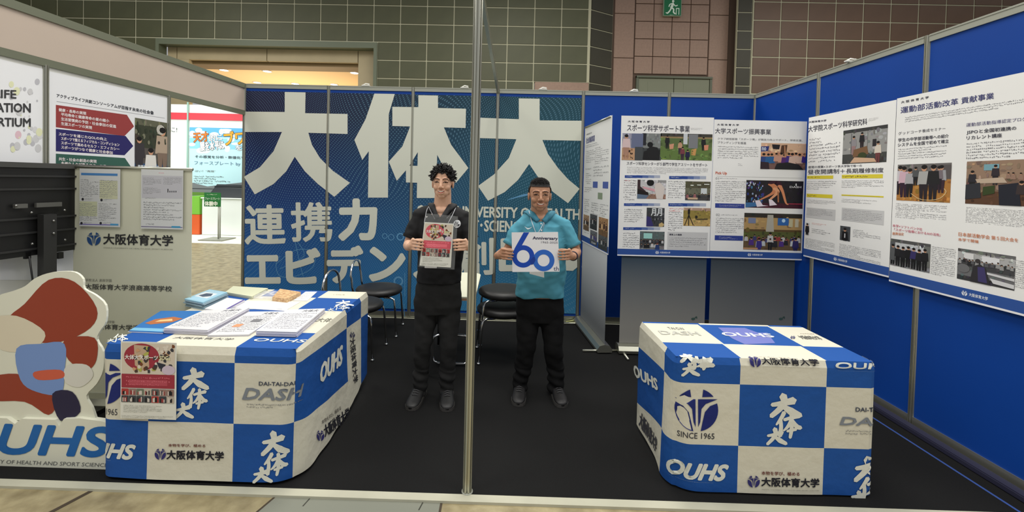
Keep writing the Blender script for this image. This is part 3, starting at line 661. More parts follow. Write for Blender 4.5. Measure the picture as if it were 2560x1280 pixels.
# ------------------------------------------------------------------ posters and roll-up stands
class Plane:
    """vertical plane through A along horizontal direction D (left to right as seen)"""
    def __init__(s, A, D, tilt=0):
        s.A = Vector(A); s.D = Vector(D).normalized(); s.N = Vector((s.D.y, -s.D.x, 0)); s.U = (Vector((0, 0, 1))-s.N*tilt).normalized(); s.N = s.D.cross(s.U)
    def M(s, u, v, l=0): return s.A+s.D*u+s.U*v+s.N*l
    def hit(s, px, py):
        d = fw + CR*((px-PPX)/FPX) + CU*((PPY-py)/FPX); t = (s.A-CAMPOS).dot(s.N)/d.dot(s.N); q = CAMPOS+d*t-s.A
        return q.dot(s.D), q.dot(s.U)
LG = (136, 136, 140); TI = (72, 72, 84); YL = (222, 206, 60); GREY = (204, 204, 204); FT = (48, 84, 156)
SKN = (196, 142, 108)
def sheet(P_, u0, v0, u1, v1, label, th=.0012, m=PAPER, name='poster', cat='poster', group=None, curl=0):
    e = tag(empty(name), label, cat, group); mb = MB(); nx, ny_ = 8, 12; vs = []
    for s_ in (0, -th):
        for j in range(ny_+1):
            for i in range(nx+1): vs.append(P_.M(u0+(u1-u0)*i/nx, v0+(v1-v0)*j/ny_, s_))
    n = (nx+1)*(ny_+1); fs = []
    for j in range(ny_):
        for i in range(nx):
            a = j*(nx+1)+i; q = (a, a+1, a+nx+2, a+nx+1); fs += [q, tuple(x+n for x in q[::-1])]
    ed = [i for i in range(nx+1)]+[j*(nx+1)+nx for j in range(1, ny_+1)]+[ny_*(nx+1)+i for i in range(nx-1, -1, -1)]+[j*(nx+1) for j in range(ny_-1, 0, -1)]
    for a, b in zip(ed, ed[1:]+ed[:1]): fs.append((a, a+n, b+n, b))
    mb.add(vs, fs); mb.build('sheet', m, e); return e
def footer(k, u0, v0, u1, h, logo=None):
    k.grid(u0, v0, u1, v0+.012, (236, 236, 240), 1); k.grid(u0, v0+.012, u1, v0+h, FT, 1)
    w_ = .13; c = (u0+u1)/2; k.text('大阪体育大学', c-w_/2+.03, v0+.012+(h-.012)*.36, c+w_/2, v0+.012+(h-.012)*.68, (225, 230, 240), 2, bold=.02, mode='uv'); emblem(k, c-w_/2+.005, v0+.012+(h-.012)*.52, .016, (225, 230, 240), 2, px=False)
def bar(k, x0, y0, x1, y1):
    for i in range(6):
        c0, c1 = (44, 74, 150), (206, 208, 212); t = max(0, (i-2)/3)*.8; k.rect(x0+(x1-x0)*i/6, y0+(y1-y0)*.0, x0+(x1-x0)*(i+1)/6, y1, tuple(a+(b-a)*t for a, b in zip(c0, c1)), 1)
    k.greek(x0+4, y0+1.5, x0+(x1-x0)*.5, y1-1.5, 1, (210, 215, 230), 2)
# roll-up stands with plain grey lower ends carry the first two posters
PY = -.86
def rollup(P_, u0, u1, v0, v1, label, m, name='rollup_stand', base_col=None, group=None):
    e = tag(empty(name, P_.M((u0+u1)/2, 0)), label, 'banner stand', group)
    mb = MB(); q = [P_.M(u0, v0, -.004), P_.M(u1, v0, -.004), P_.M(u1, v1, -.004), P_.M(u0, v1, -.004)]
    mb.prism(q, P_.N*.002); mb.build('banner_sheet', m, e, world=True)
    b = base_col or ALU; N2 = Vector((P_.D.y, -P_.D.x, 0)); A = P_.M(u0-.02, 0); B = P_.M(u1+.02, 0); A.z = B.z = 0
    prof = [(-.07, .012), (.07, .012), (.075, .04), (.05, .075), (0, .088), (-.05, .075), (-.075, .04)]
    MB().prism([A+N2*x+Vector((0, 0, z)) for x, z in prof], B-A).build('base_cassette', b, e, world=True)
    for t in (.06, .94):
        c = A+(B-A)*t; MB().tube([c-N2*.20+Vector((0, 0, .012)), c+N2*.20+Vector((0, 0, .012))], .012).build('foot', ALU, e, world=True)
    MB().tube([P_.M(u0-.004, v1, 0), P_.M(u1+.004, v1, 0)], .011).build('top_rail', ALU, e, world=True)
    c = P_.M((u0+u1)/2, 0, -.03); MB().tube([Vector((c.x, c.y, .06)), P_.M((u0+u1)/2, v1-.01, -.016)], .009).build('support_rod', ALU, e, world=True)
    return e
def gradm(name, c0, c1, z0, z1):
    M = bpy.data.materials.new(name); M.use_nodes = True; nt = M.node_tree; N = nt.nodes; L = nt.links
    tc = N.new('ShaderNodeNewGeometry'); sp = N.new('ShaderNodeSeparateXYZ'); L.new(tc.outputs['Position'], sp.inputs[0])
    mr = N.new('ShaderNodeMapRange'); mr.inputs[1].default_value = z0; mr.inputs[2].default_value = z1; L.new(sp.outputs['Z'], mr.inputs[0])
    r = N.new('ShaderNodeValToRGB'); r.color_ramp.elements[0].color = (*lin(c0), 1); r.color_ramp.elements[1].color = (*lin(c1), 1); L.new(mr.outputs[0], r.inputs[0])
    L.new(r.outputs[0], N['Principled BSDF'].inputs['Base Color']); N['Principled BSDF'].inputs['Roughness'].default_value = .6; return M
PF = Plane((0, PY, 0), (1, 0, 0)); B_ = Plane((0, PY+.012, 0), (1, 0, 0))
B1 = gradm('banner_print_slate', (150, 148, 142), (44, 66, 84), .25, .95); B2 = gradm('banner_print_slate_green', (142, 142, 138), (52, 64, 74), .1, .95)
u = lambda px, py: PF.hit(px, py)[0]
r1 = rollup(B_, u(1552, 750), u(1765, 750), .09, 1.6, 'banner stand with a dark blue to grey print behind the sports science poster', B1, group='banner stands under the posters')
r2 = rollup(B_, u(1776, 750), u(1986, 750), .09, 1.6, 'banner stand with a dark slate to grey print behind the running photo poster', B2, group='banner stands under the posters')
for e, px in ((r1, 1733), (r2, 1952)):
    k = Ink(B_.M, B_.hit); k.ellipse(px, 797, 5, 3, (70, 96, 90), 2); k.stroke([(px+4, 795), (px+8, 792), (px+9, 796)], [2, 3, 2], (70, 96, 90), 2); k.flush('printed_mark', e)

# poster 1
k = Ink(PF.M, PF.hit)
a, b = k.hit(1555, 289), k.hit(1775, 645)
a2 = k.hit(1779, 300)
U0, U1, V0, V1 = a[0]-.005, k.hit(1779, 480)[0]-.001, b[1], a[1]
e = sheet(PF, U0, V0, U1, V1, 'white poster with a wide sports field photo band, left on the grey banner stands')
X = lambda px: px
k.text('大 阪 体 育 大 学', 1570, 301, 1624, 307, TI, bold=.03); k.text('スポーツ科学サポート事業', 1568, 311, 1724, 331, TI, bold=.012)
k.text('スポーツ科学センターが５部門で学生アスリートをサポート', 1567, 404, 1768, 417, TI, bold=.012)
k.greek(1568, 416, 1768, 438, 5, LG, seed=1); k.greek(1727, 319, 1755, 326, 3, (170, 170, 172))
bar(k, 1562, 438, 1650, 445); bar(k, 1673, 440, 1765, 448); bar(k, 1560, 508, 1650, 515); bar(k, 1671, 508, 1765, 516); bar(k, 1558, 568, 1650, 575)
k.greek(1560, 448, 1589, 502, 9, LG, seed=2); k.greek(1671, 451, 1711, 497, 8, LG, seed=3); k.greek(1561, 521, 1607, 557, 7, LG, seed=4); k.greek(1672, 528, 1705, 578, 9, LG, seed=5); k.greek(1673, 519, 1704, 530, 2, (220, 130, 130), seed=5)
k.greek(1558, 580, 1597, 620, 7, LG, seed=6); k.rect(1669, 579, 1768, 626, GREY, .6); k.text('運営上の連携', 1673, 584, 1704, 589, TI, bold=.03); k.greek(1673, 592, 1764, 620, 5, LG, seed=7); k.greek(1562, 449, 1580, 454, 1, (220, 120, 130))
footer(k, U0, V0, U1, .068); k.flush('lettering', e)
PK = (226, 200, 196)
photo(k, 1556, 333, 1606, 401, [(0, (150, 150, 168))], [('r', 0, .55, .62, 1, (190, 150, 116)), ('spots', .05, .6, .55, .95, 14, [(50, 36, 30), (150, 110, 80)]), ('r', .45, .0, 1, .55, (104, 112, 140)), ('man', .2, .05, .9, (214, 190, 190), (170, 130, 110)), ('r', .62, .5, 1, 1, (70, 74, 76))], e)
photo(k, 1606, 333, 1652, 401, [(0, (128, 132, 130)), (.55, (62, 66, 68))], [('p', [(.05, 1), (.1, .68), (.35, .62), (.5, .72), (.95, .6), (.9, 1)], (28, 28, 30)), ('e', .42, .42, .15, .1, (18, 18, 20)), ('p', [(.25, .6), (.45, .48), (.8, .52), (.95, .75), (.8, 1), (.4, 1)], (30, 30, 32)), ('r', 0, 0, .2, .45, (40, 40, 46))], e)
photo(k, 1652, 333, 1779, 402, [(0, (66, 64, 58)), (.12, (150, 130, 90)), (.18, (92, 110, 66)), (.5, (98, 122, 64))], [('man', .13, .08, .5, (30, 32, 34), (26, 26, 28)), ('p', [(.17, .42), (.26, .38), (.25, .58), (.18, .6)], (206, 150, 120)), ('r', .44, 0, .52, .4, (200, 205, 210)), ('r', .54, .02, .72, .55, (124, 126, 130)), ('man', .38, .28, .5, (190, 150, 120), (60, 40, 60)), ('man', .53, .6, .5, (34, 34, 70), (30, 30, 50)), ('man', .43, .5, .5, (120, 60, 70), (60, 40, 60)), ('p', [(.6, .6), (.7, .55), (.68, .82), (.6, .8)], (200, 150, 90)), ('man', .83, .12, .5, (32, 32, 34), (28, 28, 30)), ('p', [(.84, .42), (.93, .4), (.92, .6), (.85, .62)], (210, 140, 110)), ('spots', .0, .6, 1, 1, 10, [(108, 134, 70), (84, 104, 52)])], e, seed=4)
photo(k, 1594, 449, 1664, 498, [(0, (196, 194, 196)), (.75, (150, 116, 100))], [('p', [(0, 0), (.1, 0), (.1, .35), (.3, .6), (.25, .7), (0, .6)], (60, 44, 48)), ('e', .45, .15, .13, .17, (20, 20, 22)), ('p', [(.18, .35), (.6, .48), (.62, .62), (.2, .45)], (214, 160, 170)), ('p', [(.62, .2), (.78, .12), (.95, .4), (.9, 1), (.68, 1), (.6, .5)], (216, 206, 200)), ('p', [(0, .48), (.38, .66), (.4, .8), (0, .78)], (30, 26, 26)), ('p', [(0, .76), (.4, .82), (.3, 1), (0, 1)], (96, 116, 140)), ('r', .7, 0, 1, .12, (150, 150, 150))], e)
photo(k, 1714, 453, 1775, 502, [(0, (84, 82, 62)), (.35, (110, 110, 92)), (.7, (70, 70, 70))], [('r', .62, .35, .86, .65, (206, 214, 216)), ('r', .2, .18, .32, .23, (230, 235, 225)), ('r', .46, .16, .62, .2, (230, 235, 225)), ('r', .74, .12, .95, .16, (235, 238, 230)), ('crowd', .0, .45, .65, .45, 3, [(150, 96, 100), (60, 60, 64)]), ('crowd', .5, 1, .62, .4, 4, [(40, 42, 44), (70, 72, 74)]), ('r', .1, .85, .5, .95, (200, 170, 140))], e)
photo(k, 1617, 519, 1660, 567, [(0, (60, 62, 66))], [('text', '月月', .25, .04, .85, .42, (220, 224, 226)), ('spots', 0, .3, 1, .8, 22, [(28, 28, 30), (130, 132, 136)]), ('p', [(0, .45), (.22, .5), (.4, .95), (.3, 1), (0, 1)], (56, 50, 110)), ('p', [(.7, .85), (.9, .75), (1, .9), (.9, 1), (.7, 1)], (200, 174, 120))], e, seed=6)
photo(k, 1709, 519, 1775, 566, [(0, (176, 146, 128)), (.15, (148, 130, 66)), (.6, (190, 160, 100))], [('s', [(.2, .35), (.2, .98)], [.03, .03], (24, 22, 20)), ('s', [(.2, .4), (.05, .98)], [.03, .025], (24, 22, 20)), ('s', [(.2, .4), (.38, .96)], [.03, .025], (24, 22, 20)), ('r', .16, .08, .24, .34, (26, 24, 22)), ('e', .48, .5, .05, .08, (40, 34, 30)), ('p', [(.42, .6), (.9, .56), (.9, .64), (.5, .66)], (84, 74, 48))], e)
photo(k, 1600, 578, 1660, 624, [(0, (92, 104, 104)), (.45, (66, 68, 70)), (.8, (120, 120, 122))], [('r', .15, .1, .5, .4, (160, 214, 206)), ('crowd', 0, 1, .45, .4, 8, [(36, 36, 40), (70, 72, 76), (190, 190, 192)]), ('crowd', 0, .7, .65, .45, 5, [(28, 28, 30), (200, 200, 200), (60, 60, 66)]), ('man', .72, .62, .7, (40, 60, 110), (40, 60, 110), (90, 40, 40))], e, seed=8)

# poster 2
k = Ink(PF.M, PF.hit)
U0, U1 = k.hit(1779, 480)[0], k.hit(2011, 480)[0]; V0, V1 = k.hit(1780, 645)[1]+.0, k.hit(1785, 300)[1]+.005
PF2 = PF
e = sheet(PF, U0+.002, V0, U1, V1, 'white poster with a dark photo of a crouching sprinter on the grey banner stand')
k.text('大 阪 体 育 大 学', 1793, 309, 1847, 315, TI, bold=.03); k.text('大学スポーツ振興事業', 1788, 320, 1927, 337, TI, bold=.012)
k.text('クラブ統括部局「スポーツ局」が競技力向上サポート、学修支援、', 1794, 344, 2006, 354, LG, bold=.012); k.text('ブランディングを推進', 1794, 353, 1865, 361, LG, bold=.012)
k.greek(1795, 364, 1895, 399, 6, LG, seed=11); k.greek(1845, 408, 1869, 416, 2, (150, 150, 152)); k.text('Pick Up', 1789, 429, 1817, 438, (206, 104, 74), bold=.03)
k.poly([(1792, 440.2), (2006, 445.4), (2006, 446), (1792, 440.8)], (170, 170, 170)); k.text('01', 1789, 443, 1797, 449, LG); k.greek(1800, 444, 1846, 449, 1, LG); k.greek(1789, 451, 1862, 506, 11, LG, seed=12)
k.rect(1788, 508, 1861, 521, (48, 66, 146)); k.greek(1798, 511, 1852, 518, 2, (190, 196, 220), 2); k.text('02', 1790, 534, 1799, 540, LG); k.greek(1802, 535, 1850, 540, 1, LG); k.greek(1790, 543, 1858, 584, 8, LG, seed=13)
k.rect(1787, 588, 1857, 602, (48, 66, 146)); k.greek(1797, 591, 1847, 599, 2, (190, 196, 220), 2); footer(k, U0, V0, U1, .07); k.flush('lettering', e)
photo(k, 1903, 357, 2013, 425, [(0, (214, 176, 146)), (.35, (206, 152, 116)), (.7, (120, 90, 84))], [('p', [(0, .14), (.18, .12), (.16, .3), (0, .34)], (46, 56, 120)), ('text', 'no', .02, .17, .11, .29, (230, 235, 240)), ('p', [(.24, .05), (.42, .06), (.4, .24), (.26, .22)], (30, 28, 34)), ('p', [(.45, .08), (.58, .06), (.56, .4), (.43, .4)], (84, 56, 40)), ('crowd', .0, .5, .38, .7, 5, [(60, 56, 140), (40, 96, 150), (46, 70, 130), (200, 150, 130)]), ('crowd', .5, 1, .38, .7, 6, [(64, 44, 130), (206, 176, 160), (84, 40, 110), (230, 200, 190)]), ('s', [(.54, .5), (.52, .1)], [.03, .02], SKN), ('s', [(.97, .5), (.98, .36)], [.03, .02], SKN), ('p', [(.32, .95), (.36, .78), (.6, .72), (.85, .8), (.96, 1), (.32, 1)], (30, 30, 34)), ('p', [(0, .72), (.18, .74), (.2, 1), (0, 1)], (50, 36, 44))], e, seed=3)
photo(k, 1866, 450, 2006, 522, [(0, (34, 32, 38)), (.82, (66, 24, 40))], [('spots', 0, .05, .32, .8, 46, [(44, 60, 140), (70, 130, 170), (150, 170, 200), (80, 60, 130), (200, 200, 214)]), ('p', [(0, .82), (.3, .8), (.2, .95), (0, 1)], (60, 110, 160)), ('s', [(.42, .12), (.5, .25), (.47, .45), (.24, .72)], [.11, .1, .07, .03], (206, 132, 92)), ('s', [(.5, .28), (.55, .42), (.43, .68)], [.09, .07, .04], (224, 160, 120)), ('s', [(.41, .1), (.52, .04), (.6, .18)], [.08, .12, .08], (56, 20, 40)), ('s', [(.58, .18), (.64, .4), (.7, .78), (.74, .86)], [.08, .05, .035, .03], (214, 140, 100)), ('s', [(.56, .4), (.57, .78)], [.03, .025], (170, 110, 76)), ('p', [(.16, .74), (.24, .72), (.3, .9), (.4, .92), (.2, .97)], (232, 222, 232)), ('p', [(.4, .68), (.46, .7), (.55, .88), (.42, .92)], (236, 226, 236)), ('r', .74, .82, 1, .84, (206, 60, 90)), ('text', 'DASH', .76, .18, .96, .25, (220, 220, 224)), ('e', .87, .13, .012, .05, (220, 220, 224))], e, seed=5)
photo(k, 1861, 532, 2002, 627, [(0, (50, 46, 40)), (.12, (178, 146, 96)), (.44, (90, 70, 40)), (.5, (86, 92, 46)), (.7, (104, 84, 60))], [('p', [(.58, .12), (.77, .12), (.77, .32), (.58, .32)], (46, 100, 170)), ('e', .68, .19, .03, .05, (190, 220, 240)), ('p', [(.4, .04), (.5, .04), (.52, .5), (.38, .5)], (176, 172, 160)), ('p', [(.07, .13), (.2, .13), (.2, .28), (.07, .28)], (120, 130, 160)), ('r', .78, .14, .84, .36, (190, 184, 150)), ('r', .88, .14, .94, .36, (196, 190, 168)), ('crowd', 0, 1, .62, .3, 14, [(40, 38, 46), (150, 60, 60), (190, 190, 190), (60, 60, 110)]), ('crowd', .1, .9, .7, .4, 8, [(190, 196, 200), (40, 40, 46), (80, 50, 130), (206, 120, 130)]), ('man', .46, .52, .5, (196, 196, 196), (30, 30, 34)), ('man', .9, .65, .5, (50, 44, 100), (40, 40, 90)), ('man', .27, .68, .45, (60, 50, 130), (60, 50, 130)), ('r', 0, .95, .25, .99, (200, 150, 110))], e, seed=9)

# posters 3 and 4 hang on the right wall
PR = Plane((5.905, 0, 0), (0, -1, 0))
k = Ink(PR.M, PR.hit)
U0, U1 = k.hit(2015, 480)[0], k.hit(2236, 400)[0]; V1 = k.hit(2015, 297)[1]; V0 = k.hit(2207, 698)[1]
V1 = (V1+k.hit(2236, 249)[1])/2; V0 = (V0+k.hit(2008, 634)[1])/2
e = sheet(PR, U0, V0, U1-.004, V1, 'white poster with yellow highlighted lines, first on the blue right wall')
k.qtext('大阪体育大学', (2022, 308), (2066, 303.5), (2022, 303), TI, bold=.03); k.qtext('大学院スポーツ科学研究科', (2021, 331), (2168, 311), (2021, 315.5), TI, bold=.012); k.greek(2171, 296, 2196, 300, 3, (180, 180, 180))
k.greek(2024, 346, 2099, 404, 8, LG, seed=21); k.qtext('昼間の授業×スポーツ系大学院で唯一の', (2021, 421), (2155, 417), (2021, 415), TI, bold=.01); k.qtext('昼夜開講制＋長期履修制度', (2020, 436), (2209, 431), (2020, 424), TI, bold=.012)
for x0, y0, x1, y1 in ((2018, 439.5, 2083, 447), (2105, 437, 2207, 445.5), (2017, 484, 2081, 496), (2104, 486, 2209, 494)): k.rect(x0, y0, x1, y1, YL, .8); k.greek(x0+1, y0+1, x1-2, y1-1, 1, (120, 104, 40), 1.5)
k.greek(2018, 451, 2090, 476, 5, LG, seed=22); k.greek(2105, 450, 2207, 472, 5, LG, seed=23); k.greek(2018, 498, 2088, 513, 3, LG, seed=24); k.greek(2104, 496, 2209, 513, 3, LG, seed=25)
k.rect(2016, 518, 2088, 552, GREY, .6); k.greek(2018, 520, 2080, 545, 5, LG, seed=26); k.rect(2105, 519, 2209, 563, GREY, .6); k.greek(2108, 522, 2203, 560, 7, LG, seed=27)
k.greek(2030, 556, 2065, 566, 2, (214, 120, 110), seed=28); k.greek(2030, 570, 2074, 590, 3, LG, seed=29); k.greek(2133, 572, 2201, 604, 5, LG, seed=30); k.greek(2014, 594, 2086, 634, 8, LG, seed=31); k.greek(2099, 608, 2201, 666, 10, LG, seed=32)
footer(k, U0, V0, U1-.004, .075); k.flush('lettering', e)
photo(k, 2109, 327, 2216, 405, [(0, (60, 60, 60)), (.1, (150, 150, 148)), (.72, (66, 68, 66))], [('r', .2, .12, .22, .7, (110, 110, 110)), ('r', .58, .1, .59, .7, (120, 120, 118)), ('man', .27, .2, .55, (140, 136, 140), (150, 120, 120)), ('man', .46, .12, .5, (26, 26, 30), (40, 30, 34)), ('p', [(.28, .6), (.58, .52), (.62, .75), (.26, .82)], (120, 88, 60)), ('e', .48, .78, .1, .09, (56, 66, 34)), ('man', .82, .42, .6, (214, 204, 190), (110, 60, 60)), ('r', .7, .35, .78, .55, (40, 36, 40)), ('p', [(.2, .98), (.3, .82), (.75, .88), (.8, .98)], (206, 170, 140))], e)
photo(k, 2101, 564, 2125, 604, [(0, (70, 74, 78))], [('man', .5, .12, 1.5, (20, 20, 24), (20, 20, 24)), ('r', .45, .5, .55, .8, (200, 200, 204))], e); photo(k, 2014, 556, 2023, 588, [(0, (210, 210, 212))], [('man', .5, .05, 1.3, (30, 30, 34), (30, 30, 34))], e)

k = Ink(PR.M, PR.hit)
U0 = k.hit(2236, 400)[0]; U1 = U0+1.13; V1 = k.hit(2240, 247)[1]; V0 = k.hit(2216, 701)[1]; V1b = k.hit(2556, 182)[1]; V0b = k.hit(2556, 783)[1]
e = sheet(PR, U0, V0, U1, V1, 'wide white poster with four photos, nearest the camera on the blue right wall')
k.qtext('大 阪 体 育 大 学', (2253, 259), (2322, 246), (2253, 253), TI, bold=.03); k.qtext('運動部活動改革 貢献事業', (2252, 284), (2485, 247), (2252, 268), (62, 66, 120), bold=.012); k.greek(2263, 292, 2560, 264, 3, LG, seed=41, dens=.9)
k.qtext('グッドコーチ養成セミナー', (2246, 338), (2364, 325), (2246, 330), TI); k.qtext('学生の中学部活動等への紹介', (2246, 355), (2372, 344), (2246, 346), TI, bold=.02); k.qtext('システムを全国で初めて確立', (2245, 367), (2372, 357), (2245, 358), TI, bold=.02); k.greek(2246, 371, 2364, 393, 5, LG, seed=42)
k.qtext('運動部活動指導認定プログラム', (2416, 317.5), (2592, 299), (2416, 308), (76, 72, 120)); k.qtext('JSPOと全国初連携の', (2417, 337), (2541, 326), (2417, 326), TI, bold=.02); k.qtext('リカレント講座', (2417, 350), (2505, 343), (2417, 340), TI, bold=.02); k.greek(2417, 357, 2620, 390, 6, LG, seed=43)
k.greek(2240, 507, 2365, 556, 9, LG, seed=44, dens=.75); k.greek(2416, 517, 2620, 575, 11, LG, seed=45, dens=.75)
k.qtext('本学×ソフトバンク社', (2232, 567), (2306, 577), (2232, 560), (206, 112, 130), bold=.01); k.qtext('「スポーツ指導におけるAIの活用」', (2236, 577), (2351, 591), (2236, 570), (206, 112, 130), bold=.01); k.qtext('連携協定', (2231, 587), (2260, 589), (2231, 580), (206, 130, 90), bold=.01)
k.qtext('日本部活動学会 第５回大会を', (2397, 590), (2546, 606), (2397, 580), (206, 130, 90), bold=.01); k.qtext('本学で開催', (2396, 602), (2447, 608), (2396, 594), (206, 130, 90), bold=.01); k.greek(2330, 614, 2385, 698, 16, LG, seed=46); k.greek(2538, 648, 2640, 740, 14, LG, seed=47)
footer(k, U0, V0, U1, .078); k.flush('lettering', e)
photo(k, 2245, 412, 2375, 507, [(0, (110, 106, 104)), (.3, (150, 120, 90)), (.42, (176, 122, 60))], [('r', .75, .05, 1, .4, (90, 84, 84))] + [('man', x, .04+dy, h, c, b) for x, dy, h, c, b in ((.06, 0, .8, (206, 200, 206), (40, 30, 40)), (.14, .02, .85, (210, 176, 190), (50, 30, 50)), (.26, .08, .78, (170, 168, 172), (30, 28, 34)), (.37, .04, .5, (84, 86, 88), (30, 30, 34)), (.84, .02, .7, (160, 160, 164), (60, 40, 50)), (.8, .04, .6, (120, 110, 116), (40, 30, 40)), (.53, .0, .95, (172, 172, 170), (40, 34, 40)), (.7, .0, .92, (34, 34, 36), (36, 32, 38)))] + [('s', [(.3, .8), (.5, .95), (.8, .92), (.93, .75), (.9, .65)], [.012]*5, (224, 200, 150)), ('r', 0, .93, .5, .94, (200, 160, 100))], e)
photo(k, 2418, 404, 2640, 520, [(0, (150, 124, 104)), (.4, (124, 100, 84)), (.7, (92, 64, 46))], [('r', .22, .08, .4, .22, (120, 164, 176)), ('p', [(.12, .42), (.45, .38), (.5, .5), (.15, .52)], (190, 170, 150)), ('man', .08, .22, .5, (44, 42, 48), (30, 30, 30)), ('man', .36, .1, .45, (50, 44, 50), (40, 36, 40)), ('p', [(0, .55), (.18, .5), (.2, .85), (0, .9)], (48, 50, 56)), ('p', [(.22, .6), (.36, .56), (.36, .74), (.22, .8)], (56, 70, 36)), ('p', [(.4, .55), (.62, .5), (.66, 1), (.42, 1)], (36, 38, 48)), ('crowd', .45, .95, .3, .3, 6, [(150, 120, 104), (60, 56, 60)]), ('crowd', .6, 1, .45, .5, 4, [(110, 84, 60), (60, 50, 50)])], e, seed=2)
photo(k, 2228, 596, 2324, 683, [(0, (84, 84, 84)), (.12, (196, 198, 200)), (.7, (120, 120, 122))], [('r', 0, .1, .12, .8, (90, 92, 94)), ('r', .85, .1, 1, .8, (110, 112, 108))] + [('man', .07+.135*i, .2+.02*(i % 3), .75, c, (24, 24, 26)) for i, c in enumerate([(30, 30, 32), (36, 36, 38), (30, 30, 34), (26, 26, 28), (56, 50, 100), (34, 34, 38), (32, 32, 34)])], e)
photo(k, 2396, 620, 2536, 727, [(0, (104, 104, 104)), (.1, (176, 176, 176)), (.35, (70, 70, 72)), (.6, (110, 110, 112)), (.85, (60, 60, 62))], [('r', .12, .12, .3, .3, (220, 220, 220)), ('r', .45, .14, .75, .32, (224, 224, 226)), ('crowd', 0, 1, .3, .3, 12, [(40, 40, 42), (90, 90, 94), (150, 150, 150)]), ('p', [(.55, .62), (1, .66), (1, .74), (.55, .68)], (210, 210, 212)), ('p', [(.6, .78), (1, .84), (1, .96), (.66, .92)], (214, 214, 216)), ('e', .12, .62, .12, .14, (110, 110, 112)), ('p', [(.3, .5), (.42, .4), (.52, .5), (.62, 1), (.25, 1)], (50, 48, 52)), ('p', [(.38, .5), (.5, .48), (.56, .95), (.4, .95)], (66, 60, 104)), ('e', .38, .32, .05, .07, (60, 56, 56))], e, seed=6)

# oblique roll-up with a small poster, standing across the end of the graphic wall
A = Vector((3.985, -.03, 0)); B = Vector((4.081, -1.07, 0)); D = (B-A).normalized()
PO = Plane(A, D)
k = Ink(PO.M, PO.hit)
r3 = rollup(PO, .02, .86, .09, 2.27, 'banner stand turned sideways with a grey city view print, beside the shorter man', gradm('banner_print_grey', (120, 122, 124), (206, 208, 210), .2, .9))
for q in list(r3.children):
    if q.name.startswith('banner_sheet'): sheet3 = q
c = Ink(PO.M, PO.hit); rr = random.Random(2)
for i in range(16):     # dark tower blocks and a road printed at the foot
    uu = i*.045; h = .62*(1-uu/.8)**1.3+.1; c.grid(uu, .1, uu+.04, .1+h*rr.uniform(.75, 1), rr.choice([(50, 52, 54), (70, 72, 74), (96, 98, 100)]), -8+0*i)
for i in range(60):
    uu = rr.uniform(0, .7); h = .62*(1-uu/.8)**1.3; vv = .12+rr.random()*max(.05, h-.05); c.grid(uu, vv, uu+.012, vv+.012, (190, 192, 194), -7)
c.poly([(.3, .1), (.86, .1), (.86, .17), (.45, .32)], (150, 152, 154), -6, px=False)
c.step = -.0004
c.flush('city_print', r3)
k = Ink(PO.M, PO.hit)
U0, U1 = max(-.06, k.hit(1459, 450)[0]), k.hit(1526, 450)[0]; V1 = k.hit(1528, 289)[1]; V0 = k.hit(1514, 634)[1]
e = sheet(PO, U0, V0, U1, V1, 'narrow looking white poster on the sideways banner stand by the shorter man')
W_ = U1-U0; Hh = V1-V0
def rel(x0, y0, x1, y1): return (U0+W_*x0, V1-Hh*y1, U0+W_*x1, V1-Hh*y0)
k.text('社会貢献事業', *rel(.07, .10, .42, .15), (70, 74, 130), mode='uv', bold=.02); k.text('大阪体育大学', *rel(.07, .065, .3, .08), TI, mode='uv')
for x0, y0, x1, y1, n in ((.07, .16, .9, .19, 2), (.08, .21, .45, .32, 7), (.45, .2, .93, .34, 9), (.07, .36, .35, .38, 1), (.1, .4, .32, .5, 6), (.4, .35, .93, .44, 4), (.06, .52, .36, .57, 3), (.07, .62, .28, .74, 7), (.36, .64, .62, .76, 7), (.68, .64, .95, .74, 6), (.1, .88, .3, .92, 2)): k.greek(*rel(x0, y0, x1, y1), n, LG, mode='uv', seed=int(x0*100+y0*1000), dens=.8)
for x0 in (.4, .76): k.grid(*rel(x0, .475, x0+.18, .525), (74, 96, 170), 1)
k.grid(*rel(.6, .56, .76, .61), (140, 156, 130), 1); footer(k, U0, V0, U1, .075); k.flush('lettering', e)
for bx, bg, cols in ((rel(.05, .76, .29, .89), (170, 140, 110), [(40, 36, 40), (230, 230, 225)]), (rel(.33, .74, .6, .86), (80, 82, 84), [(30, 30, 32), (180, 180, 182)]), (rel(.66, .745, .97, .88), (170, 130, 90), [(60, 40, 36), (220, 180, 130)]), (rel(.35, .87, .62, .98), (110, 112, 116), [(70, 60, 130), (200, 200, 200)]), (rel(.66, .88, .97, .985), (90, 92, 92), [(40, 40, 42), (190, 190, 190)])):
    photo(k, *bx, [(0, bg), (.7, tuple(v*.7 for v in bg))], [('crowd', .05, .95, .25, .7, 4, cols)], e, mode='uv')
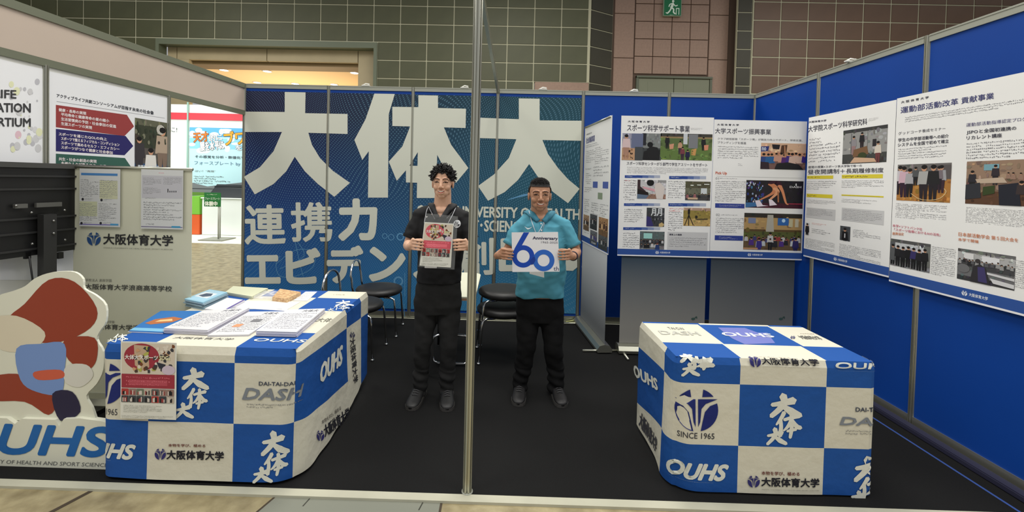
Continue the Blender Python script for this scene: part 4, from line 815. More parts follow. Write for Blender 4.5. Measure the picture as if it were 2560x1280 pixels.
# ------------------------------------------------------------------ cloth-covered tables
CB = (24, 80, 156); CW = (214, 210, 192); CINK = (30, 34, 60)
class Cloth:
    """checked cloth over a table: a runs along the front (0..W), below 0 it goes back along the left side, above W along the right; h is the drop below the top edge"""
    def __init__(s, x0, y0, W, D, Z, r0, rl, rr_, flare, seed): s.x0, s.y0, s.W, s.D, s.Z, s.r0, s.rl, s.rr, s.fl, s.seed = x0, y0, W, D, Z, r0, rl, rr_, flare, seed
    def S(s, a, h, lift=0):
        Z = s.Z
        if h < 0: return Vector((s.x0+a, s.y0-h, Z+.003+lift))
        t = min(1, h/Z); e = .014*min(1, sqrt(h/.02))+s.fl*t*t+lift
        rip = noise.noise(Vector((a*3.1+s.seed, h*.8, 0)))*.02*t+noise.noise(Vector((a*9+s.seed, h*2.5, 3)))*.004*t
        side = a < 0 or a > s.W
        e += rip*(1.6 if side else .55)
        z = Z+.003-h*.998 if h > .02 else Z+.003-h*h/.02*.998
        x0, y0, W = s.x0, s.y0, s.W
        for c, R in ((W, s.rr), (0, s.rl)):
            r = s.r0+(R-s.r0)*t
            if abs(a-c) < r:
                q = (a-c+r)/(2*r)*pi/2
                if c: cx, cy = x0+W-r, y0+r; return Vector((cx+(r+e)*sin(q), cy-(r+e)*cos(q), z))
                cx, cy = x0+r, y0+r; return Vector((cx-(r+e)*cos(q), cy-(r+e)*sin(q), z))
        if a < 0: return Vector((x0-e, y0-a, z))
        if a > W: return Vector((x0+W+e, y0+a-W, z))
        return Vector((x0+a, y0-e, z))
    def region(s, k, a0, a1, t0, t1, b0, b1, col):
        na = max(2, int((a1-a0)/.018)); nh = max(2, int(max(b0-t0, b1-t1)/.03)); vs = []; n = len(k.v)
        if min(t0, t1) < .001: hs = [0, .004, .009, .014, .02]
        else: hs = []
        js = [j/nh for j in range(nh+1)]
        for j in js:
            for i in range(na+1):
                f = i/na; T = t0+(t1-t0)*f; B = b0+(b1-b0)*f; k.v.append(s.S(a0+(a1-a0)*f, T+(B-T)*j))
        for j in range(nh):
            for i in range(na): q = n+j*(na+1)+i; k.f.append((q, q+na+1, q+na+2, q+1)); k.c.append(lin(col))
    def top(s, k, x0, x1, y0, y1, col, dx=0):
        """top cell in world x, y; dx slants the back edge"""
        n = len(k.v); N_ = 6; z = s.Z+.003
        for j in range(N_+1):
            for i in range(N_+1): k.v.append(Vector((x0+(x1-x0)*i/N_+dx*j/N_, y0+(y1-y0)*j/N_, z)))
        for j in range(N_):
            for i in range(N_): q = n+j*(N_+1)+i; k.f.append((q, q+1, q+N_+2, q+N_+1)); k.c.append(lin(col))
    def M(s, u, v, l=0): return s.S(u, s.Z-v, l)
    def fhit(s, px, py): q = at(px, py, 'y', s.y0); return (q.x-s.x0, q.z)
    def rhit(s, px, py): q = at(px, py, 'x', s.x0+s.W); return (s.W+q.y-s.y0, q.z)
    def lhit(s, px, py): q = at(px, py, 'x', s.x0); return (-(q.y-s.y0), q.z)
def ztop_ink(z): return Ink(lambda u, v, l: Vector((u, v, z+l)), lambda px, py: tuple(at(px, py, 'z', z).xy))
def daitai(k, A, B, C, col=(222, 222, 210)):
    """three brush characters, boxes in photo pixels"""
    for b, ch in ((A, 'big'), (B, 'mid'), (C, 'big')): brush(k, ch, b[0], b[1], b[2]-b[0], b[3]-b[1], col)
def logo(k, ex, ey, er, red, main, caps):
    emblem(k, ex, ey, er, (50, 48, 112)); k.text('本物を学び、極める', *red, (110, 50, 44), bold=.02); k.text('大阪体育大学', *main, (30, 30, 40), bold=.035); k.text('OSAKA UNIVERSITY OF HEALTH AND SPORT SCIENCES', *caps, (60, 60, 66))
def ouhs(k, x0, y0, x1, y1, col, caps=True):
    k.text('OUHS', x0, y0, x1, y1, col, bold=.068, shear=.4, res=4); 
    if caps: k.greek(x0+(x1-x0)*.05, y1+3, x1, y1+6, 1, tuple(int(c*.6+CB[i]*.4) for i, c in enumerate(col)))
DG = (128, 134, 142)
def dash(k, a, b, c):
    k.text('DAI-TAI-DAI', *a, (70, 76, 90), bold=.03); k.text('DASH', *b, DG, bold=.05, shear=.35); k.greek(*c, 2, (130, 130, 130))
def table(x0, y0, W, D, Z, label):
    e = tag(empty('folding_table', (x0+W/2, y0+D/2, 0)), label, 'table'); i = .02
    MB().box((x0+i, y0+i, Z-.03), (x0+W-i, y0+D-i, Z-.002), .004).build('table_top', mat('table_board', (200, 196, 184), .5), e, world=True)
    for px in (x0+.08, x0+W-.08):
        for py in (y0+.08, y0+D-.08): MB().tube([(px, py, Z-.03), (px, py, 0)], .014).build('leg', ALU, e, world=True)
    return e

# ---- left table
T1 = Cloth(.965, -2.73, 1.02, 1.135, .72, .025, .05, .13, .012, 1.3)
table(.965, -2.73, 1.02, 1.135, .72, 'folding table under the checked cloth and the brochure piles, on the left')
k = Ink(None); W = 1.02
for a0, a1, cols in ((0, .248, (CB, CW, CB)), (.248, .702, (CW, CB, CW)), (.702, W, (CB, CW, CB))):
    for (t, b), c in zip(((0, .078), (.078, .40), (.40, .706)), cols): T1.region(k, a0, a1, t, t, b, b, c)
T1.region(k, W, W+.68, 0, 0, .078, .13, CW); T1.region(k, W, W+.68, .078, .13, .40, .50, CB); T1.region(k, W, W+.68, .40, .50, .706, .700, CW)
T1.region(k, W+.68, W+.97, 0, 0, .13, .153, CB); T1.region(k, W+.68, W+.97, .13, .153, .690, .66, CW)
T1.region(k, W+.97, W+1.135, 0, 0, .153, .167, CW); T1.region(k, W+.97, W+1.135, .153, .167, .66, .655, CB)
for i, (a0, a1) in enumerate(((-.4, 0), (-.8, -.4), (-1.135, -.8))):
    for (t, b), c in zip(((0, .078), (.078, .40), (.40, .706)), ((CB, CW, CB), (CW, CB, CW), (CB, CW, CB))[i]): T1.region(k, a0, a1, t, t, b, b, c)
for x0, x1, y0, y1, c in ((.965, 1.21, -2.73, -2.5, CB), (1.21, 1.665, -2.73, -2.5, CW), (1.665, 1.985, -2.73, -2.5, CB), (.965, 1.21, -2.5, -2.1, CW), (1.21, 1.665, -2.5, -2.1, CB), (1.665, 1.985, -2.5, -2.09, CW), (.965, 1.21, -2.1, -1.79, CB), (1.21, 1.67, -2.1, -1.79, CW), (1.67, 1.985, -2.09, -1.79, CB), (.965, 1.25, -1.79, -1.595, CW), (1.25, 1.68, -1.79, -1.595, CB), (1.68, 1.985, -1.79, -1.595, CW)): T1.top(k, x0, x1, y0, y1, c)
tc = k.flush('tablecloth', None, CLOTHINK); tag(tc, 'blue and white checked cloth over the left table under the brochure piles', 'tablecloth')
k = Ink(T1.M, T1.fhit, .0007)
emblem(k, 266, 957, 52, NAVY); k.text('SINCE 1965', 218, 1018, 300, 1036, (60, 60, 66))
ouhs(k, 187, 1104, 349, 1143, (222, 224, 214)); daitai(k, (462, 922, 525, 972), (475, 970, 521, 1018), (445, 1007, 489, 1043)); daitai(k, (660, 1079, 725, 1135), (667, 1130, 720, 1183), (640, 1165, 686, 1201))
dash(k, (652, 952, 739, 964), (612, 968, 764, 1000), (622, 1005, 762, 1022)); logo(k, 411, 1129, 14, (430, 1104, 520, 1114), (427, 1120, 566, 1146), (427, 1148, 566, 1153))
k.hit = T1.rhit
k.qtext('OUHS', (790, 960), (851, 905), (788, 918), (222, 224, 214), bold=.05, shear=.2)
k.qtext('大阪体育大学', (795, 1094), (858, 1047), (792, 1066), (40, 40, 48), bold=.03); k.qtext('本物を学び、極める', (790, 1062), (838, 1025), (789, 1052), (60, 50, 54))
emblem(k, 785, 1090, 8, (50, 48, 112), ky=1.7)
k.qtext('大阪体育大学', (868, 852), (871, 962), (880, 842), (50, 50, 56), bold=.03); emblem(k, 874, 838, 6, (60, 60, 90), ky=1.3)
k.flush('lettering', tc, CLOTHINK)
k = ztop_ink(.7235); k.step = .0006
k.text('OUHS', 640, 846, 762, 857, (226, 228, 218), bold=.03, shear=.2); k.text('大阪体育大学', 440, 842, 580, 851, (90, 90, 90), bold=.01)
for b, ch in (((838, 752, 884, 765), 'big'), ((835, 762, 872, 776), 'mid'), ((818, 771, 838, 780), 'big')): brush(k, ch, b[0], b[1], b[2]-b[0], b[3]-b[1], (226, 228, 218), fat=.42)
brush(k, 'mid', 284, 836, 34, 20, (226, 228, 218), fat=.6); brush(k, 'big', 268, 848, 20, 9, (226, 228, 218), fat=.5); k.greek(835, 735, 880, 739, 1, (190, 190, 160)); k.text('大体', 800, 795, 822, 806, (110, 110, 100)); k.flush('lettering', tc, CLOTHINK)

# ---- right table
T2 = Cloth(4.0, -2.68, 1.04, .55, .72, .02, .13, .015, .004, 5.1)
table(4.0, -2.68, 1.04, .55, .72, 'folding table under the empty checked cloth, on the right')
k = Ink(None); W = 1.04
for a0, a1, cols in ((-.12, .335, (CB, CW, CB)), (.335, .788, (CW, CB, CW)), (.788, W, (CB, CW, CB))):
    for (t, b), c in zip(((0 if a0 > -.1 else .0, .135), (.135, .462), (.462, .712)), cols): T2.region(k, a0, a1, t, t, b, b, c)
T2.region(k, -.55, -.12, 0, 0, .17, .135, CW); T2.region(k, -.55, -.12, .17, .135, .545, .462, CB); T2.region(k, -.55, -.12, .545, .462, .69, .712, CW)
T2.region(k, W, W+.24, 0, 0, .135, .135, CB); T2.region(k, W, W+.24, .135, .135, .462, .462, CW); T2.region(k, W, W+.24, .462, .462, .712, .712, CB)
T2.region(k, W+.24, W+.55, 0, 0, .135, .135, CW); T2.region(k, W+.24, W+.55, .135, .135, .462, .462, CB); T2.region(k, W+.24, W+.55, .462, .462, .712, .712, CW)
for x0, x1, y0, y1, c in ((4.0, 4.345, -2.68, -2.485, CB), (4.345, 4.795, -2.68, -2.485, CW), (4.795, 5.04, -2.68, -2.485, CB), (4.0, 4.355, -2.485, -2.155, CW), (4.355, 4.81, -2.485, -2.155, CB), (4.81, 5.04, -2.485, -2.155, CW), (4.0, 4.37, -2.155, -2.13, CB), (4.37, 4.825, -2.155, -2.13, CW), (4.825, 5.04, -2.155, -2.13, CB)): T2.top(k, x0, x1, y0, y1, c)
tc = k.flush('tablecloth', None, CLOTHINK); tag(tc, 'blue and white checked cloth over the empty right table, round crest at its left', 'tablecloth')
k = Ink(T2.M, T2.fhit, .0007)
emblem(k, 1738, 1022, 53, NAVY); k.text('SINCE 1965', 1690, 1077, 1781, 1094, (60, 60, 66), bold=.012); ouhs(k, 1657, 1153, 1815, 1195, (222, 224, 214))
daitai(k, (1921, 987, 1995, 1040), (1935, 1028, 1993, 1089), (1911, 1069, 1959, 1108)); daitai(k, (2130, 1144, 2205, 1200), (2143, 1192, 2200, 1246), (2120, 1226, 2166, 1254)); daitai(k, (1699, 882, 1739, 904), (1722, 896, 1778, 921), (1702, 908, 1744, 938))
dash(k, (2133, 1016, 2225, 1029), (2094, 1040, 2246, 1064), (2108, 1071, 2235, 1088)); logo(k, 1877, 1197, 15, (1897, 1172, 1991, 1184), (1897, 1187, 2040, 1213), (1897, 1216, 2040, 1222))
logo(k, 1884, 902, 14, (1892, 889, 1980, 893), (1901, 895, 2042, 913), (1903, 914, 2043, 919)); ouhs(k, 2081, 907, 2225, 922, (222, 224, 214))
k.hit = T2.lhit
k.qtext('OUHS', (1592, 940), (1650, 978), (1590, 912), (222, 224, 214), bold=.05, shear=.0); k.qtext('大阪体育大学', (1604, 1065), (1644, 1135), (1608, 1030), (70, 70, 76), bold=.03); k.flush('lettering', tc, CLOTHINK)
k = ztop_ink(.7235); k.step = .0006
k.poly([(1795, 819), (1862, 820), (1895, 832), (1918, 832), (1938, 858), (1862, 861), (1830, 846), (1812, 833)], (112, 120, 186), 1)
k.text('OUHS', 1798, 831, 1940, 844, (216, 220, 224), bold=.05, shear=.1); k.text('DASH', 1645, 827, 1753, 839, (186, 186, 176), bold=.04); k.text('TAI-DAI', 1667, 818, 1712, 825, (130, 130, 122)); k.text('大阪体育大学', 1990, 839, 2060, 850, (80, 80, 80), bold=.01); k.greek(1998, 833, 2050, 837, 1, (140, 110, 100)); emblem(k, 1982, 844, 6, (80, 80, 120), ky=.7)
k.flush('lettering', tc, CLOTHINK)

# ---- flyers taped to the left cloth and held by the taller man
def flyer(k, R, deep=1.0, seed=3, parent=None):
    """R maps 0..1 flyer coordinates (from top left) to photo pixels"""
    red = (158, 52, 66) if deep == 1 else (214, 92, 106)
    F = lambda pts: [R(*p) for p in pts]
    def bx(x0, y0, x1, y1): a, b = R(x0, y0), R(x1, y1); return a[0], a[1], b[0], b[1]
    k.poly(F([(.02, .02), (.98, .02), (.98, .41), (.02, .41)]), (214, 202, 184), 1)
    k.poly(F([(.38+.32*cos(2*pi*i/28), .19+.17*sin(2*pi*i/28)) for i in range(28)]), red, 1.3)
    rr = random.Random(seed)
    k.poly(F([(.24, .04), (.5, .05), (.52, .32), (.4, .36), (.26, .30)]), (196, 168, 140), 1.6)
    for i in range(60):
        x = rr.choice([rr.uniform(.24, .52), rr.uniform(.56, .95)]); y = rr.uniform(.05, .38); c = rr.choice([(120, 70, 40), (80, 60, 50), (226, 216, 200), (206, 160, 120), (180, 180, 90), (60, 60, 66)])
        k.poly(F([(x+rr.uniform(.02, .05)*cos(q*1.05), y+rr.uniform(.012, .035)*sin(q*1.05)) for q in range(6)]), c, 1.8+i*.01)
    k.poly(F([(.65, .25), (.82, .28), (.78, .34), (.7, .33)]), (50, 52, 66), 2.2); k.poly(F([(.87+.12*cos(2*pi*i/18), .35+.06*sin(2*pi*i/18)) for i in range(18)]), (206, 190, 206), 2.3)
    k.poly(F([(.02, .41), (.98, .41), (.98, .585), (.02, .585)]), red, 1.2); k.poly(F([(.15, .48), (.85, .48), (.85, .55), (.15, .55)]), tuple(min(255, v+24) for v in red), 1.4); k.greek(*bx(.1, .43, .9, .565), 3, tuple(min(255, v+50) for v in red), 1.6, seed=seed)
    k.text('大体大スポーツ', *bx(.08, .165, .68, .225), (236, 232, 226), 2.6, bold=.03); k.text('SDGs', *bx(.71, .17, .9, .222), (236, 232, 190), 2.6, bold=.03)
    for i in range(7):
        for j in range(2):
            x = .02+i*.137; y = .595+j*.09; k.rect(*bx(x, y, x+.13, y+.083), rr.choice([(90, 92, 90), (150, 120, 110), (60, 64, 70), (190, 176, 160), (176, 60, 56), (110, 120, 100)]), 1.2)
            for q in range(4): k.rect(*bx(x+.02*q+.02, y+rr.uniform(.01, .04), x+.02*q+.04, y+.075), rr.choice([(30, 30, 34), (210, 200, 190), (150, 60, 60)]), 1.5+q*.05)
    k.greek(*bx(.06, .80, .75, .9), 5, (150, 150, 140), 1.2, seed=seed+1); k.greek(*bx(.03, .93, .95, .97), 2, (150, 150, 140), 1.2, seed=seed+2)
PF1 = Plane((0, -2.761, 0), (1, 0, 0)); a, b = PF1.hit(302, 853), PF1.hit(440, 1050)
e = sheet(PF1, a[0], b[1], b[0], a[1], 'red and white flyer taped to the front of the checked left tablecloth', name='flyer', cat='flyer', m=mat('flyer_paper', (226, 226, 216), .5))
k = Ink(PF1.M, PF1.hit); flyer(k, lambda x, y: (302+138*x-1*y, 853+197*y+4*x)); k.flush('lettering', e)

# ---- piles of printed matter on the left table
ZT = .7235
def quad(px, z): return [at(*p, 'z', z) for p in px]
def pile(corners, n, th, name, labels, cat, cols, group, ink=None, jit=.004, seed=0, edge=(214, 212, 222), zb=ZT, bow=0):
    """n thin booklets; corners = photo pixels of the top sheet: front-left, front-right, back-right, back-left"""
    rr = random.Random(seed); zt = zb+n*th; Q = quad(corners, zt); out = []
    c = sum(Q, Vector())/4
    for i in range(n):
        top = i == n-1; z = zb+i*th+.0004; d = Vector((rr.uniform(-jit, jit), rr.uniform(-jit, jit), 0)) if not top else Vector()
        q = [Vector((p.x, p.y, z))+d for p in Q]; mb = MB(); mb.prism(q, (0, 0, th*.88))
        col = cols[0] if top else edge
        o = mb.build(name, mat('paper_%d_%d_%d' % col, col, .5)); tag(o, labels[0] if top else labels[1], cat, group+' top' if False else group); out.append(o)
    if ink:
        k = Ink(lambda u, v, l: Q[0]*(1-u)*(1-v)+Q[1]*u*(1-v)+Q[2]*u*v+Q[3]*(1-u)*v+Vector((0, 0, l-th*.12+.0006)), None, .0004); ink(k); k.flush('print', out[-1])
    return out
GT = (150, 150, 156)
def textpage(k, c=GT, hd_=None, seed=1):
    if hd_: k.grid(.05, .84, .95, .93, hd_, 1)
    k.greek(.07, .1, .93, .8, 11, c, 1, mode='uv', seed=seed, th=.55, dens=.9); k.text('大体大', .5, .84, .9, .95, (120, 120, 128), 1.4, mode='uv', bold=.02)
def bookprint(c1, c2):
    def f(k): k.grid(.05, .05, .95, .95, c1, .5); k.grid(.1, .3, .8, .75, (214, 222, 226), 1); k.poly([(.2, .4), (.5, .35), (.75, .5), (.6, .7), (.3, .65)], c2, 1.5, px=False); k.greek(.1, .8, .9, .92, 2, (226, 232, 236), 1, mode='uv')
    return f
pile([(409, 820), (519, 825), (623, 769), (508, 776)], 9, .0035, 'booklet', ['top grey printed booklet of the front left pile', 'booklet inside the front left pile on the checked table'], 'booklet', [(216, 216, 218)], 'booklets in the front left pile', lambda k: textpage(k, (160, 160, 166)), seed=1)
pile([(640, 827), (741, 830), (812, 771), (716, 774)], 9, .0035, 'booklet', ['top booklet of the front right pile by the table corner', 'booklet inside the front right pile by the table corner'], 'booklet', [(220, 220, 222)], 'booklets in the front right pile', lambda k: textpage(k, (158, 158, 168), seed=7), seed=2)
pile([(519, 838), (622, 836), (713, 778), (622, 779)], 3, .0035, 'booklet', ['top leaflet with small orange picture in the front middle pile', 'leaflet inside the front middle pile'], 'booklet', [(214, 214, 216)], 'leaflets in the front middle pile', lambda k: (textpage(k, (150, 150, 154), seed=3), k.poly([(.25, .3), (.45, .3), (.45, .42), (.25, .42)], (224, 150, 110), 2, px=False), k.poly([(.5, .5), (.75, .5), (.75, .62), (.5, .62)], (120, 120, 124), 2, px=False)), seed=3)
pile([(322, 827), (409, 831), (508, 777), (402, 777)], 2, .004, 'flyer', ['blue flyer with glowing orange picture at the left table edge', 'flyer under the blue one at the left table edge'], 'flyer', [(36, 110, 180)], 'blue flyers at the left edge', lambda k: (k.poly([(.1, .35), (.3, .3), (.75, .42), (.85, .6), (.55, .68), (.2, .55)], (176, 106, 66), 1, px=False), k.poly([(.3, .42), (.7, .48), (.6, .58), (.35, .52)], (236, 190, 130), 1.5, px=False), k.grid(0, .02, 1, .14, (120, 180, 214), 1)), seed=4)
pile([(461, 747), (507, 756), (568, 730), (524, 723)], 7, .0075, 'brochure', ['top pale blue brochure with dark picture, back left pile', 'brochure inside the back left pile'], 'brochure', [(150, 196, 216)], 'brochures in the back left pile', bookprint((160, 200, 220), (70, 84, 104)), jit=.008, seed=5, edge=(150, 176, 190))
pile([(512, 771), (560, 778), (612, 750), (568, 744)], 3, .006, 'brochure', ['top white booklet with purple spine beside the blue brochures', 'white booklet beside the blue brochures'], 'booklet', [(226, 226, 226)], 'white booklets beside the blue brochures', lambda k: k.grid(.9, 0, 1, 1, (90, 76, 150), .5), seed=6)
pile([(563, 730), (630, 741), (670, 720), (583, 715)], 3, .007, 'envelope', ['top pale cream envelope at the back of the left table', 'pale envelope under the cream top one'], 'envelope', [(214, 216, 186)], 'cream envelopes at the back', None, seed=7, edge=(204, 206, 178))
pile([(566, 768), (712, 777), (752, 754), (616, 752)], 1, .002, 'paper_sheet', ['large blank white sheet lying in the middle of the left table', ''], 'paper', [(238, 238, 236)], 'white sheet', lambda k: k.stroke([(.82, .1), (.88, .14), (.92, .12)], [.01, .016, .01], (120, 120, 124), 1, px=False), seed=8)
pile([(733, 751), (768, 752), (793, 729), (764, 729)], 1, .002, 'paper_sheet', ['small white leaflet with grey print at the right back of the left table', ''], 'paper', [(226, 226, 228)], 'white leaflet', lambda k: k.greek(.1, .1, .9, .9, 7, (190, 190, 196), mode='uv'), seed=9)
q = quad([(681, 743), (718, 747), (752, 730), (700, 722)], ZT+.03)
e = tag(empty('snack_pack', (q[0].x, q[0].y, ZT)), 'orange pack in crinkled clear plastic at the back of the left table', 'pack')
MB().prism([Vector((p.x, p.y, ZT+.001)) for p in q], (0, 0, .03)).build('box', mat('orange_pack', (206, 150, 104), .5, noise_amt=.3, noise_scale=60, col2=(232, 200, 150)), e, world=True)
mb = MB(); c = (q[0]+q[3])/2; rr = random.Random(4); vs = []
for j in range(7):
    for i in range(7): vs.append((c.x-.16+.03*i, c.y-.07+.03*j, ZT+.004+.022*rr.random()*(1 if 0 < i < 6 and 0 < j < 6 else .1)))
mb.add(vs, [(j*7+i, j*7+i+1, (j+1)*7+i+1, (j+1)*7+i) for j in range(6) for i in range(6)]); mb.build('plastic_wrap', mat('clear_plastic', (240, 240, 240), .08, alpha=.35), e, world=True)
# ------------------------------------------------------------------ left corner: monitor, roll-up banner, standee
a, b = at(183, 420, 'y', -2.05), at(480, 420, 'y', -2.05)
PB = Plane((0, -2.05, 0), (1, 0, 0)); BNR = mat('banner_cream', (206, 206, 184), .6, noise_amt=.04, noise_scale=2)
bn = rollup(PB, a.x, b.x, .09, (a.z+b.z)/2, 'cream banner stand with crest and Japanese school names behind the left table', BNR)
k = Ink(PB.M, PB.hit)
emblem(k, 235, 597, 17, (40, 76, 128)); k.text('大阪体育大学', 259, 584, 432, 615, (44, 44, 46), bold=.025, res=3); k.text('OSAKA UNIVERSITY OF HEALTH AND SPORT SCIENCES', 259, 618, 432, 625, (120, 120, 110))
k.text('学校法人 浪商学園', 214, 696, 279, 705, (120, 120, 112)); k.text('大阪体育大学浪商高等学校', 213, 709, 430, 729, (70, 70, 68), bold=.015); k.text('学校法人 浪商学園', 228, 800, 286, 808, (120, 120, 112)); k.text('大阪体育大学浪商中学校', 226, 809, 420, 828, (70, 70, 68), bold=.015)
k.flush('lettering', bn)
for c, lab, hd_ in (((199, 423, 302, 568), 'printed leaflet with blue heading hung at the left top of the cream banner', (74, 128, 186)), ((353, 425, 459, 574), 'printed leaflet with grey upper half hung at the right top of the cream banner', None)):
    p0, p1 = PB.hit(c[0], c[1]-1), PB.hit(c[2], c[3]); PQ = Plane((0, -2.062, 0), (1, 0, 0)); p0, p1 = PQ.hit(c[0], c[1]-2), PQ.hit(c[2]-2, c[3])
    e = sheet(PQ, p0[0], p1[1], p1[0], p0[1], lab, name='leaflet', cat='leaflet', m=mat('leaflet_paper', (206, 208, 208), .5)); k = Ink(PQ.M, PQ.hit); x0, y0, x1, y1 = c
    if hd_:
        k.rect(x0+4, y0+9, x1-8, y0+17, hd_); k.rect(x0+50, y0+28, x1-8, y0+75, (198, 200, 170), .6); k.rect(x0, y0+80, x0+44, y0+118, (196, 200, 168), .6)
        for i, (qx, qy) in enumerate(((3, 24), (50, 26), (0, 84), (48, 84))): k.greek(x0+qx, y0+qy, x0+qx+42, y0+qy+46, 9, (140, 142, 144), 1, seed=50+i, th=.5); k.ellipse(x0+qx+5, y0+qy+51, 3, 3.5, (50, 50, 56), 1.5); k.greek(x0+qx+10, y0+qy+48, x0+qx+30, y0+qy+54, 2, (150, 150, 154), 1)
        k.rect(x0, y1-9, x1-6, y1-4, (124, 116, 178)); k.rect(x1-26, y1-9, x1-6, y1-4, (80, 150, 196), 1.5)
    else:
        k.rect(x0+2, y0+13, x1-3, y0+72, (186, 186, 192), .6); k.text('･･････', x0+44, y0+6, x0+56, y0+9, (230, 120, 140), 1.2)
        for i, (qx, qy, w_, h_, n) in enumerate(((5, 18, 44, 20, 5), (56, 18, 44, 20, 5), (5, 43, 44, 18, 5), (10, 68, 40, 5, 1), (6, 78, 92, 50, 8), (12, 132, 40, 7, 1))): k.greek(x0+qx, y0+qy, x0+qx+w_, y0+qy+h_, n, (136, 138, 140), 1, seed=60+i, th=.5)
        for i in range(5): k.rect(x0+66+i*5, y0+(52 if i else 47), x0+68+i*5, y0+56, (40, 40, 44), 1.5)
        k.rect(x0, y1-9, x1-3, y1-4, (130, 124, 150)); k.rect(x1-30, y1-9, x1-8, y1-4, (70, 150, 190), 1.5)
    k.flush('print', e)

# monitor seen from behind, turned along the left wall
T0 = Vector((.134, -1.78, 0)); T1_ = Vector((.012, -2.6, 0)); D = (T0-T1_).normalized(); PT = Plane(T1_, D); LT = (T0-T1_).length
BK = mat('monitor_black', (20, 20, 20), .42); BK2 = mat('monitor_ridge', (44, 44, 44), .38)
zt_, zb_ = PT.hit(100, 409)[1], PT.hit(100, 636)[1]
mon = tag(empty('monitor', PT.M(LT/2, 0)), 'large black monitor on a stand seen from behind, left of the cream banner', 'monitor')
def pbox(m, u0, u1, v0, v1, w0, w1):
    q = [PT.M(u, v, w_) for w_ in (w0, w1) for u, v in ((u0, v0), (u1, v0), (u1, v1), (u0, v1))]; return m.add(q, [(0, 1, 2, 3), (4, 7, 6, 5), (0, 4, 5, 1), (1, 5, 6, 2), (2, 6, 7, 3), (3, 7, 4, 0)])
pbox(MB(), 0, LT, zb_, zt_, -.045, 0).build('back_cover', BK, mon, world=True)
pbox(MB(), 0, LT, zt_-.028, zt_+.004, -.05, .012).build('top_lip', mat('monitor_lip', (70, 70, 68), .35), mon, world=True)
for py in (440, 473, 547, 583, 625):
    v = PT.hit(60, py)[1]; pbox(MB(), .03, LT-.05, v-.006, v+.006, 0, .012).build('ridge', BK2, mon, world=True)
v = PT.hit(100, 512)[1]; pc = PT.hit(104, 600)[0]
pbox(MB(), PT.hit(82, 515)[0], PT.hit(146, 515)[0], v-.014, v+.014, .012, .03).build('mount_bar', mat('mount_grey', (104, 104, 100), .4, .4), mon, world=True); pbox(MB(), PT.hit(28, 515)[0], PT.hit(60, 515)[0], v-.014, v+.012, .012, .03).build('mount_bar', MATS['mount_grey'], mon, world=True)
pbox(MB(), pc-.035, pc+.035, .03, PT.hit(104, 535)[1], .02, .07).build('stand_column', BK2, mon, world=True)
pbox(MB(), pc-.25, pc+.25, 0, .03, .0, .3).build('stand_base', BK, mon, world=True)
for px, py in ((30, 514), (69, 531), (152, 525), (111, 551), (111, 582), (71, 609), (153, 599)):
    u_, v_ = PT.hit(px, py); c = PT.M(u_, v_, .074 if px == 111 else .03); mm = MB(); mm.ell((0, 0, 0), (.008, .008, .008), 10, 6); o = mm.build('bolt', mat('bolt_steel', (150, 150, 148), .25, .9), mon, world=True); o.location = c
for px in (71, 153):
    u_, v_ = PT.hit(px, 642); pbox(MB(), u_-.014, u_+.014, v_-.012, v_+.03, -.02, .0).build('lug', BK, mon, world=True)
tag(MB().tube([PT.M(.30, zb_+.0, .012), PT.M(.33, .88, .0), PT.M(.38, .72, .01), PT.M(.43, .5, .01), PT.M(.45, .2, .03), PT.M(.47, .012, .06)], .005).build('cable', BLACKPL), 'thin black cable hanging down below the big monitor', 'cable')
# cutout standee: lettering plinth with a plain rounded panel above (the mascot itself is left out)
SB = Plane((0, -2.655, 0), (1, 0, 0)); FO = mat('foam_board_white', (226, 226, 208), .55)
st = tag(empty('cutout_standee', (.5, -2.655, 0)), 'white cutout board with blue capitals at its foot, left of the checked table', 'standee')
def prism_px(pts, th, off=0): q = [SB.M(*SB.hit(*p), off) for p in pts]; return MB().prism(q, SB.N*-th)
low = [(-135, 1050), (-120, 1036), (25, 1042), (45, 1056), (62, 1043), (145, 1046), (155, 1062), (166, 1044), (205, 1042), (258, 1049), (284, 1056), (282, 1177), (-135, 1166)]
prism_px(low, .03, .015).build('lettering_board', FO, st, world=True)
up = []
ctr = [(-60, 1050), (-66, 900), (-40, 780), (-10, 742), (30, 728), (60, 716), (84, 697), (115, 684), (150, 679), (185, 681), (205, 698), (208, 722), (236, 738), (262, 764), (262, 806), (248, 828), (240, 850), (256, 880), (256, 925), (240, 960), (214, 990), (228, 1020), (240, 1055)]
for i in range(len(ctr)-1):
    p0, p1, p2, p3 = [Vector(ctr[min(max(j, 0), len(ctr)-1)]) for j in (i-1, i, i+1, i+2)]
    for t in (0, .33, .66): up.append(tuple(.5*((2*p1)+(p2-p0)*t+(2*p0-5*p1+4*p2-p3)*t*t+(3*p1-p0-3*p2+p3)*t**3)))
up.append(ctr[-1]); prism_px(up, .012, -.004).build('shaped_panel', FO, st, world=True)
k = Ink(SB.M, SB.hit, .001)
def sh(pts, c, l): k.raw([k.hit(*p) for p in pts], [tuple(t) for t in tessellate_polygon([[Vector((*k.hit(*p), 0)) for p in pts]])], c, l-6)
def blob(pts):
    o = []; n = len(pts)
    for i in range(n):
        p0, p1, p2, p3 = [Vector(pts[(i+j) % n]) for j in (-1, 0, 1, 2)]
        for t in (0, .25, .5, .75): o.append(tuple(.5*((2*p1)+(p2-p0)*t+(2*p0-5*p1+4*p2-p3)*t*t+(3*p1-p0-3*p2+p3)*t**3)))
    return o
RB_ = (150, 62, 40)
sh(blob([(60, 760), (120, 700), (185, 705), (240, 770), (225, 820), (150, 855), (70, 850), (20, 800)]), RB_, 3); sh(blob([(-30, 800), (40, 790), (110, 830), (90, 868), (20, 880), (-30, 850)]), (222, 212, 188), 3.5)
